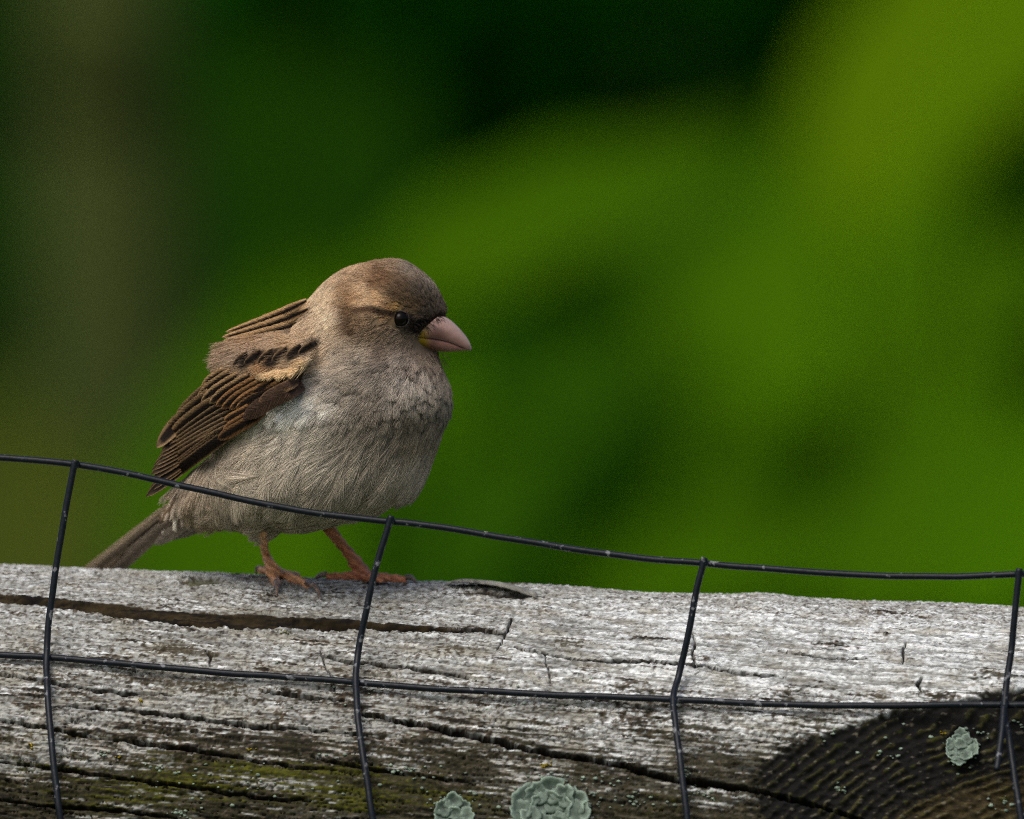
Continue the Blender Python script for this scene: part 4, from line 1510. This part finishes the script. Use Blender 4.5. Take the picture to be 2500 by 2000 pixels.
def feather(parent, name, root, tip, w_px, layer, cen, edg, bow=0.0, fringe=0.0, asym=0.0, depth=None, tipround=0.25, edgew=0.62, seed=0, mirror=False, sink=0.0, tip_pale=0.0):
    """one vaned feather: photo root and tip, width, layer (mm towards the eye), centre and edge colours"""
    r = np.random.default_rng(int(seed + root[0] * 7 + root[1] * 13))
    nv, nu_ = 22, 9
    x0_, y0_ = root
    x1_, y1_ = tip
    L_ = math.hypot(x1_ - x0_, y1_ - y0_)
    nx, ny_ = -(y1_ - y0_) / L_, (x1_ - x0_) / L_      # to one side in the photo plane
    vs = np.linspace(0, 1, nv)
    us = np.linspace(-1, 1, nu_)
    V, Cc, UVs = [], [], []
    cen, edg = np.asarray(cen), np.asarray(edg)
    if depth is None:
        ys = [wing_y(x0_ + (x1_ - x0_) * v, y0_ + (y1_ - y0_) * v) for v in (0, .25, .5, .75, 1)]
        ysm = np.interp(vs, [0, .25, .5, .75, 1], ys)
    else:
        ysm = depth[0] + (depth[1] - depth[0]) * vs
    ysm = np.convolve(np.pad(ysm, 3, mode='edge'), np.ones(7) / 7, 'valid')
    nick = r.uniform(0.25, 0.9, 3)
    for i, v in enumerate(vs):
        w = w_px * (0.45 + 0.55 * min(1, v / 0.2) ** 0.7)
        if v > 1 - tipround:
            q = (v - (1 - tipround)) / tipround
            w *= max(0.0, 1 - q ** 1.7) ** 0.6 + 0.03
        bx_ = bow * L_ * 4 * v * (1 - v)
        for u in us:
            jag = 1 + (0.015 * r.normal() if abs(u) > 0.9 else 0)
            off_ = (u + asym * 0.0) * w * 0.5 * jag + bx_
            x = x0_ + (x1_ - x0_) * v + nx * off_
            y = y0_ + (y1_ - y0_) * v + ny_ * off_ + 0
            yy_ = ysm[i] - layer * MM * float(sstep(-0.05, 0.3, v)) + (u * u) * w_px * S * 0.05 + sink * MM * (1 - float(sstep(0, 0.3, v)))
            V.append(P(x, y, yy_))
            e = float(sstep(edgew - 0.12, edgew + 0.12, abs(u + asym)))
            e = max(e, fringe * float(sstep(0.9 - tip_pale, 0.98 - tip_pale * 0.6, v)))
            c = cen * (1 - e) + edg * e
            sh = math.exp(-((u - 0.0) / 0.10) ** 2) * 0.35
            c = c * (1 - sh)
            Cc.append(np.clip(c * r.normal(1, 0.05), 0.002, 0.8))
            UVs.append((u, v * L_ / 100.0 + abs(u) * 0.22, 0))
    V = np.array(V)
    if mirror:
        V[:, 1] = 2 * YC - V[:, 1]
    G = V.reshape(nv, nu_, 3)
    C3 = np.array(Cc).reshape(nv, nu_, 3)
    nb_ = int(min(150, max(50, L_ * 0.55)))
    mid = nu_ // 2
    for sd in (-1, 1):
        v0 = r.uniform(0.02, 0.93, nb_)
        reach = 1.0 + r.uniform(-0.15, 0.12, nb_)
        pts_, cs_ = [], []
        for tq in (0.0, 0.35, 0.7, 1.0):
            vv = np.clip(v0 + tq * (0.9 * w_px / L_) * (1 - 0.6 * v0), 0, 0.995)
            uu_ = np.clip(sd * tq * reach, -1.12, 1.12)
            fi = vv * (nv - 1)
            i0 = np.minimum(fi.astype(int), nv - 2)
            ft = (fi - i0)[:, None]
            fj = mid + np.clip(uu_, -0.999, 0.999) * mid
            j0 = np.minimum(fj.astype(int), nu_ - 2)
            gt = (fj - j0)[:, None]
            def bil(A):
                return (A[i0, j0] * (1 - ft) * (1 - gt) + A[i0 + 1, j0] * ft * (1 - gt) + A[i0, j0 + 1] * (1 - ft) * gt + A[i0 + 1, j0 + 1] * ft * gt)
            p = bil(G)
            ex = (np.abs(uu_) - 0.999).clip(0)[:, None]
            edge_v = G[i0, nu_ - 1 if sd > 0 else 0] - G[i0, mid]
            p = p + edge_v * ex
            p[:, 1] += (0.00005 if mirror else -0.00005)
            pts_.append(p)
            cs_.append(bil(C3))
        tone = r.normal(1.03, 0.11, nb_)[:, None]
        VANE_P.append(np.stack(pts_, 1))
        VANE_C.append(np.clip(np.stack(cs_, 1) * tone[:, None], 0.002, 0.85))
    me = mesh_np(name, child_local(sparrow, V), grid_faces(nv, nu_))
    set_attr(me, 'vane', 'FLOAT_COLOR', 'POINT', rgba(np.array(Cc)))
    set_attr(me, 'vane_uv', 'FLOAT_VECTOR', 'POINT', np.array(UVs))
    return obj(name, me, FEATHER, parent)


DK, DK2 = c8(30, 22, 16), c8(44, 32, 24)
BUFF, RUST, PALEB, GREYB = c8(190, 156, 114), c8(168, 124, 80), c8(226, 196, 152), c8(146, 126, 104)
CREAM = c8(196, 164, 122)


def Z2(x, y):
    return (340 + x / 3.137, 700 + y / 3.137)


def wing(mirror):
    # the wing's own surface: a shallow shield that the feathers grow from
    out = [(1290, 480), (1230, 780), (1080, 900), (820, 1000), (640, 1080), (470, 1230), (420, 1200), (520, 1010), (600, 820), (660, 640), (800, 520), (1000, 430)]
    pts = np.array([Z2(*p) for p in out])
    c = pts.mean(0)
    V, F, Cc = [], [], []
    nr = 8
    for i in range(nr):
        q = i / (nr - 1)
        for p in pts:
            x, y = c + (p - c) * q
            yy_ = wing_y(x, y) - 0.0001 + 0.0006 * q
            if mirror:
                yy_ = 2 * YC - yy_
            V.append(P(x, y, yy_))
            Cc.append(c8(70, 52, 38))
    F = [tuple(f) for f in grid_faces(nr, len(pts), True)]
    me = mesh_np('wing', child_local(sparrow, V), F)
    set_attr(me, 'vane', 'FLOAT_COLOR', 'POINT', rgba(np.array(Cc)))
    set_attr(me, 'vane_uv', 'FLOAT_VECTOR', 'POINT', np.array(V) * 100)
    wo_ = obj('wing', me, FEATHER, sparrow)
    mi = dict(mirror=mirror)
    # primaries, lowest
    for (r_, t_, w, lay, e_) in [((820, 1040), (62, 1608), 92, 0.15, .86), ((800, 1030), (85, 1560), 86, 0.32, .84), ((780, 1020), (112, 1520), 84, 0.48, .82), ((770, 1000), (112, 1470), 80, 0.62, .80)]:
        feather(wo_, 'primary_feather', Z2(*r_), Z2(*t_), w / 3.137, lay, DK * 0.8, BUFF * 0.55, 0.02, 0.2, 0, None, .3, e_, 1, **mi)
    # secondaries
    for k, (r_, t_) in enumerate([((860, 1010), (96, 1440)), ((840, 985), (104, 1405)), ((820, 960), (118, 1370)), ((790, 930), (140, 1335)), ((760, 900), (160, 1300)), ((720, 860), (172, 1268))]):
        feather(wo_, 'secondary_feather', Z2(*r_), Z2(*t_), 78 / 3.137, 0.70 + 0.10 * k, DK * 0.9, CREAM * (0.62 + 0.06 * (k % 3)), 0.03, 0.2, 0, None, .3, .80, 2, **mi)
    # tertials
    for k, (r_, t_, w) in enumerate([((760, 800), (200, 1210), 120), ((700, 740), (138, 1235), 120), ((650, 700), (270, 1070), 110)]):
        feather(wo_, 'tertial_feather', Z2(*r_), Z2(*t_), w / 3.137, 1.35 + 0.12 * k, DK, BUFF * 0.72, 0.06, 0.7, 0, None, .3, .72, 3, **mi)
    # rufous bases of the flight feathers in front of them
    for k, (r_, t_, w, ce, ed) in enumerate([((960, 960), (600, 1170), 90, DK * .8, RUST * 0.5), ((930, 930), (640, 1110), 80, DK, RUST * .8), ((900, 900), (650, 1030), 70, DK2, RUST)]):
        feather(wo_, 'primary_covert', Z2(*r_), Z2(*t_), w / 3.137, 1.45 + 0.10 * k, ce, ed, 0.0, 0.3, 0, None, .25, .6, 4, **mi)
    # greater coverts
    for k, (r_, t_, w) in enumerate([((1190, 720), (740, 930), 92), ((1130, 690), (690, 942), 90), ((1070, 680), (628, 938), 90), ((1000, 670), (585, 918), 88), ((930, 655), (535, 895), 88), ((860, 640), (475, 880), 90), ((790, 625), (445, 850), 95), ((720, 620), (478, 775), 92)]):
        feather(wo_, 'greater_covert', Z2(*r_), Z2(*t_), w / 3.137, 1.8 + 0.11 * k, DK, (RUST if k < 4 else BUFF) * (0.95 if k % 2 else 0.78), 0.03, 0.3, 0.06, None, .34, .70, 5, sink=0.6, **mi)
    # alula and primary coverts at the wing's edge: plain dark brown
    feather(wo_, 'alula_feather', Z2(1260, 760), Z2(795, 1012), 125 / 3.137, 2.75, c8(72, 55, 45), c8(90, 70, 57), 0.04, 0.2, 0, None, .3, .8, 6, sink=1.5, **mi)
    feather(wo_, 'alula_feather', Z2(1230, 720), Z2(915, 885), 80 / 3.137, 2.9, c8(84, 65, 53), c8(150, 118, 86), 0.03, 0.5, -0.2, None, .3, .75, 7, sink=1.5, **mi)
    # lesser coverts: dark centres with buff edges form the shoulder marks
    for k, (r_, t_, w) in enumerate([((1370, 425), (1215, 520), 62), ((1290, 445), (1120, 548), 72), ((1190, 465), (1015, 575), 78), ((1085, 480), (905, 590), 80), ((985, 490), (800, 600), 76), ((880, 500), (715, 606), 66)]):
        feather(wo_, 'lesser_covert', Z2(*r_), Z2(*t_), w / 3.137, 3.35 + 0.07 * k, DK * (0.5 if k < 5 else 1.2), c8(168, 136, 100) * (0.85 if k < 4 else 0.65), 0.04, 0.35, 0, None, .5, .80, 11, sink=2.6, **mi)
    # mantle and scapular streaks
    for k, (r_, t_, w, ce, ed) in enumerate([((1290, 330), (650, 455), 100, GREYB, GREYB * 1.2), ((1290, 250), (640, 415), 80, DK * .8, BUFF), ((1290, 170), (632, 388), 76, DK * .8, BUFF * 1.1), ((1280, 105), (660, 348), 70, DK * .7, BUFF * 1.15)]):
        feather(wo_, 'scapular_feather', Z2(*r_), Z2(*t_), w / 3.137, 0.5 + 0.15 * k, ce, ed, -0.03, 0.8, 0.12, None, .55, .55, 9, sink=3.4, **mi)
    return wo_


wing(False)
wing(True)

# soft loose barbs of the scapulars and lesser coverts over the wing's shoulder
def shoulder_tufts(mirror):
    r = np.random.default_rng(33)
    n, k = 900, 22
    # sample in a quad in zoom coordinates
    a, bq = r.random(n), r.random(n)
    x = (1330 * (1 - a) + 720 * a)
    ytop = np.interp(x, [700, 900, 1100, 1330], [430, 360, 330, 400])
    ybot = np.interp(x, [700, 900, 1100, 1330], [600, 600, 575, 560])
    y = ytop * (1 - bq) + ybot * bq
    px, py = 340 + x / 3.137, 700 + y / 3.137
    # outermost (later) layer is higher up on the wing
    lay = np.interp(py, [800, 890], [3.3, 3.1]) * MM
    dep = np.array([wing_y(q, w) for q, w in zip(px, py)]) - lay * 0.75
    d2 = np.stack([-0.86 + 0.08 * r.normal(size=n), 0.5 + 0.1 * r.normal(size=n)], 1)
    d2 /= np.hypot(d2[:, 0], d2[:, 1])[:, None]
    Lp = r.uniform(45, 75, n)
    side = np.where(np.arange(k) % 2 == 0, 1.0, -1.0)[None, :]
    s0 = r.uniform(0, 0.75, (n, k))
    ang = np.radians(r.uniform(4, 30, (n, k)))
    lb = Lp[:, None] * ((1 - s0) * .85 + .12) * r.uniform(.8, 1.1, (n, k))
    tau = np.array([0, .34, .68, 1.0])[None, None]
    al = s0[:, :, None] * Lp[:, None, None] + lb[:, :, None] * tau * np.cos(ang)[:, :, None]
    lt = side[:, :, None] * lb[:, :, None] * np.sin(ang)[:, :, None] * (tau - .3 * tau ** 2) + r.normal(size=(n, k, 1)) * 1.2 * tau
    X = px[:, None, None] + al * d2[:, 0][:, None, None] - lt * d2[:, 1][:, None, None]
    Y = py[:, None, None] + al * d2[:, 1][:, None, None] + lt * d2[:, 0][:, None, None]
    dep1 = np.array([wing_y(q + w * e, q2 + w * e2) for q, q2, w, e, e2 in zip(px, py, Lp, d2[:, 0], d2[:, 1])]) - lay * 0.75
    f_ = al / Lp[:, None, None]
    Dp = dep[:, None, None] * (1 - f_) + dep1[:, None, None] * f_ - 0.0012 * f_ * (1 - f_) + (lt * S) ** 2 / 0.006 + r.normal(size=(n, k, 1)) * 0.0001
    if mirror:
        Dp = 2 * YC - Dp
    pts = Pa(X, Y, Dp)
    cc = plume_col(X, Y)
    cc = np.clip(cc * r.normal(1, .12, (n, 1, 1, 1)) * r.normal(1, .15, (n, k, 1, 1)), .003, .9)
    cc = cc * (0.75 + 0.25 * sstep(.05, .6, f_))[..., None]
    rad = np.array([.034, .032, .026, .012])[None, None] * MM * np.ones((n, k, 1))
    return pts.reshape(-1, 4, 3), cc.reshape(-1, 4, 3), rad.reshape(-1, 4)


def bar_tufts(mirror):
    """pale median coverts: the wing bar, soft-edged"""
    r = np.random.default_rng(44)
    n, k = 130, 34
    t = np.sort(r.random(n))[::-1]
    x = 1245 - 290 * t
    y = np.interp(x, [955, 1100, 1245], [664, 640, 612]) + r.normal(size=n) * 7
    px, py = 340 + x / 3.137, 700 + y / 3.137
    d2 = np.stack([-0.84 + 0.06 * r.normal(size=n), 0.52 + 0.06 * r.normal(size=n)], 1)
    d2 /= np.hypot(d2[:, 0], d2[:, 1])[:, None]
    Lp = r.uniform(22, 34, n) * np.interp(t, [0, .2, 1], [.9, 1.1, .8])
    side = np.where(np.arange(k) % 2 == 0, 1.0, -1.0)[None, :]
    s0 = r.uniform(0, 0.7, (n, k))
    ang = np.radians(r.uniform(3, 26, (n, k)))
    lb = Lp[:, None] * (1 - s0 * .9) * r.uniform(.85, 1.08, (n, k))
    tau = np.array([0, .34, .68, 1.0])[None, None]
    al = s0[:, :, None] * Lp[:, None, None] + lb[:, :, None] * tau * np.cos(ang)[:, :, None]
    lt = side[:, :, None] * lb[:, :, None] * np.sin(ang)[:, :, None] * (tau - .3 * tau ** 2)
    X = px[:, None, None] + al * d2[:, 0][:, None, None] - lt * d2[:, 1][:, None, None]
    Y = py[:, None, None] + al * d2[:, 1][:, None, None] + lt * d2[:, 0][:, None, None]
    dep = np.array([wing_y(q, w) for q, w in zip(px, py)]) - 0.0026
    dep1 = np.array([wing_y(q + w * e, q2 + w * e2) for q, q2, w, e, e2 in zip(px, py, Lp, d2[:, 0], d2[:, 1])]) - 0.0027
    f_ = al / Lp[:, None, None]
    Dp = dep[:, None, None] * (1 - f_) + dep1[:, None, None] * f_ - 0.0006 * f_ * (1 - f_) + (lt * S) ** 2 / 0.006 + r.normal(size=(n, k, 1)) * 0.00006
    if mirror:
        Dp = 2 * YC - Dp
    pts = Pa(X, Y, Dp)
    base_c, pale = c8(96, 68, 44), c8(228, 196, 152)
    w_ = sstep(0.18, 0.5, f_)[..., None]
    dull = np.interp(t, [0, .75, 1], [1, 1, .55])[:, None, None, None]
    cc = (base_c * (1 - w_) + pale * dull * w_) * r.normal(1, .1, (n, 1, 1, 1)) * r.normal(1, .12, (n, k, 1, 1))
    cc = np.clip(cc, .003, .9)
    rad = np.array([.036, .034, .028, .012])[None, None] * MM * np.ones((n, k, 1))
    return pts.reshape(-1, 4, 3), cc.reshape(-1, 4, 3), rad.reshape(-1, 4)


A1, A2 = shoulder_tufts(False), shoulder_tufts(True)
A1 = [np.concatenate(q) for q in zip(A1, bar_tufts(False))]
A2 = [np.concatenate(q) for q in zip(A2, bar_tufts(True))]
o = hair_obj('shoulder_plumage', *[np.concatenate([a, b_]) for a, b_ in zip(A1, A2)], BARB, sparrow)
o['kind'] = 'stuff'

# ---- tail
tail = put(sparrow, 'tail', *tube(catmull([P(470, 1215, YC + 0.004), P(430, 1245, YC + 0.009), P(395, 1275, YC + 0.014)], 8), [0.0032, 0.0028, 0.0022, 0.0018, 0.0014, 0.0011, 0.0008, 0.0005], 14), None)
set_attr(tail.data, 'vane', 'FLOAT_COLOR', 'POINT', rgba(np.array([c8(120, 98, 74)] * len(tail.data.vertices))))
set_attr(tail.data, 'vane_uv', 'FLOAT_VECTOR', 'POINT', np.zeros((len(tail.data.vertices), 3)))
tail.data.materials.append(FEATHER)
TG, TD = c8(150, 135, 112), c8(52, 42, 32)
for k, (r_, t_, w, ce, ed, lay) in enumerate([
        ((444, 1217), (170, 1432), 30, TG * 0.75, TG * 1.5, 0.0), ((438, 1226), (178, 1436), 28, TG * 0.6, TG * 1.45, 0.5), ((440, 1238), (182, 1440), 28, TD * .7, TG * 0.9, 0.2),
        ((438, 1248), (198, 1446), 26, TD * .6, TD * 1.1, -0.3), ((432, 1256), (204, 1450), 28, c8(116, 104, 90), c8(140, 128, 112), -0.1), ((425, 1266), (216, 1455), 28, c8(112, 100, 86), c8(130, 118, 102), 0.25)]):
    feather(tail, 'tail_feather', r_, t_, w, lay, ce, ed, 0.0, 0.4, 0, (YC + 0.008, YC + 0.045), .12, .7, 20 + k)
for k, (r_, t_, w) in enumerate([((480, 1255), (378, 1330), 30), ((500, 1262), (392, 1318), 32), ((520, 1266), (410, 1308), 36)]):
    feather(tail, 'undertail_covert', r_, t_, w, 0.6 + 0.3 * k, c8(132, 122, 108), c8(140, 130, 116), -0.02, 0.3, 0, (YC + 0.003, YC + 0.018), .4, .7, 40 + k)

vp, vc = np.concatenate(VANE_P), np.concatenate(VANE_C)
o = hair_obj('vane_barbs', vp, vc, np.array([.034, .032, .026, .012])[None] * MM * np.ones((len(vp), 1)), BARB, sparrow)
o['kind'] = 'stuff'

# ================================================================== THE WIRE FENCE
m, nt, b = new_mat('coated_wire', 0.42, 0.24)
tc = nd(nt, 'ShaderNodeTexCoord')
nz = nd(nt, 'ShaderNodeTexNoise')
nz.inputs['Scale'].default_value = 620
nz.inputs['Detail'].default_value = 5
cr_ = nd(nt, 'ShaderNodeValToRGB')
el = cr_.color_ramp.elements
el[0].position = 0.0
el[0].color = (0.003, 0.0045, 0.007, 1)
el[1].position = 0.62
el[1].color = (0.008, 0.012, 0.019, 1)
e = cr_.color_ramp.elements.new(0.672)
e.color = (0.16, 0.17, 0.19, 1)
bp = nd(nt, 'ShaderNodeBump')
bp.inputs['Distance'].default_value = 0.0001
for a_, b_ in ((tc.outputs['Object'], nz.inputs['Vector']), (nz.outputs['Fac'], cr_.inputs['Fac']), (cr_.outputs[0], b.inputs['Base Color']), (nz.outputs['Fac'], bp.inputs['Height']), (bp.outputs[0], b.inputs['Normal'])):
    nt.links.new(a_, b_)
WIRE = m
K = 2500 / 2156


def fence_y(px, py):
    """depth of the mesh: it leans on the rail, follows its bulge below, stands free above"""
    x = (px - 1250) * S
    base = -0.0335 - x * math.tan(YAW)
    yl_ = np.interp(px / K, [0, 750, 1420, 2156], [1379, 1437, 1473, 1484]) * K
    dn = max(0.0, (py - yl_) * S)
    c = LOG_C + (x / AX[0]) * AX
    z = CAM_H + (1000 - py) * S
    hgt = np.clip((z - c[2]) / LOG_R, -1, 1)
    ylog = c[1] - LOG_R * math.sqrt(max(0, 1 - hgt * hgt)) - 0.0017
    return min(base, ylog) if py > yl_ - 60 else base


fence = empty('wire_fence', tuple(P(1250, 1700, -0.04)))
tag(fence, 'dark coated welded wire mesh bent over the front of the log', 'fence')


def wire(name, pts2, n, r=0.00053, back=0.0, spike=None):
    p3 = np.array([P(x * K, y * K, fence_y(x * K, y * K) + back) for x, y in pts2])
    c = catmull(p3, n)
    # small kinks
    c = c + np.stack([vnoise(np.arange(n) * 0.11, np.full(n, 2.0 + pts2[0][0] * 0.013), seed=201) * 0.00009, np.zeros(n), vnoise(np.arange(n) * 0.13, np.full(n, 5.0 + pts2[0][1] * 0.017), seed=202) * 0.00009], 1)
    rr_ = np.full(n, r)
    V, F = tube(c, rr_, 14)
    return put(fence, name, V, F, WIRE)


top = [(-700, 930), (-350, 938), (0, 963), (80, 970), (160, 978), (260, 995), (400, 1027), (560, 1062), (700, 1085), (820, 1098), (900, 1106), (1050, 1130), (1200, 1155), (1350, 1175), (1480, 1186), (1600, 1197), (1800, 1210), (1950, 1214), (2050, 1213), (2156, 1208), (2500, 1195), (2800, 1190)]
lowr = [(-700, 1350), (-350, 1362), (0, 1379), (100, 1384), (250, 1397), (450, 1415), (600, 1425), (750, 1437), (900, 1449), (1100, 1460), (1300, 1468), (1420, 1473), (1600, 1482), (1800, 1486), (2000, 1484), (2115, 1484), (2156, 1484), (2500, 1480), (2800, 1470)]
wire('horizontal_wire', top, 200)
wire('horizontal_wire', lowr, 200)
vers = [[(160, 968), (150, 1010), (130, 1120), (113, 1230), (103, 1310), (98, 1385), (100, 1460), (108, 1560), (120, 1670), (127, 1725), (140, 1850), (150, 2000)],
        [(824, 1085), (808, 1140), (790, 1200), (770, 1290), (755, 1370), (749, 1435), (753, 1500), (764, 1590), (775, 1660), (785, 1725), (800, 1850), (812, 2000)],
        [(1484, 1174), (1470, 1230), (1450, 1330), (1430, 1420), (1418, 1470), (1424, 1540), (1434, 1620), (1447, 1725), (1460, 1850), (1470, 2000)],
        [(2146, 1197), (2138, 1280), (2128, 1380), (2115, 1484), (2125, 1560), (2140, 1660), (2150, 1725), (2165, 1850), (2175, 2000)]]
for v in vers:
    wire('vertical_wire', v, 110, back=-0.0009)
wire('loose_wire_end', [(2114, 1488), (2110, 1530), (2105, 1575), (2098, 1622)], 30, 0.0005, -0.0032)
# welds where the wires cross
Vw = []
for (x, y) in ((159, 978), (822, 1098), (1482, 1186), (2146, 1208), (98, 1384), (749, 1437), (1418, 1473), (2115, 1484)):
    c = P(x * K, y * K, fence_y(x * K, y * K) - 0.0006)
    V, F = uv_sphere(c, 0.00078, 12, 8, (1.0, 0.9, 0.9))
    put(fence, 'weld', V, F, WIRE)
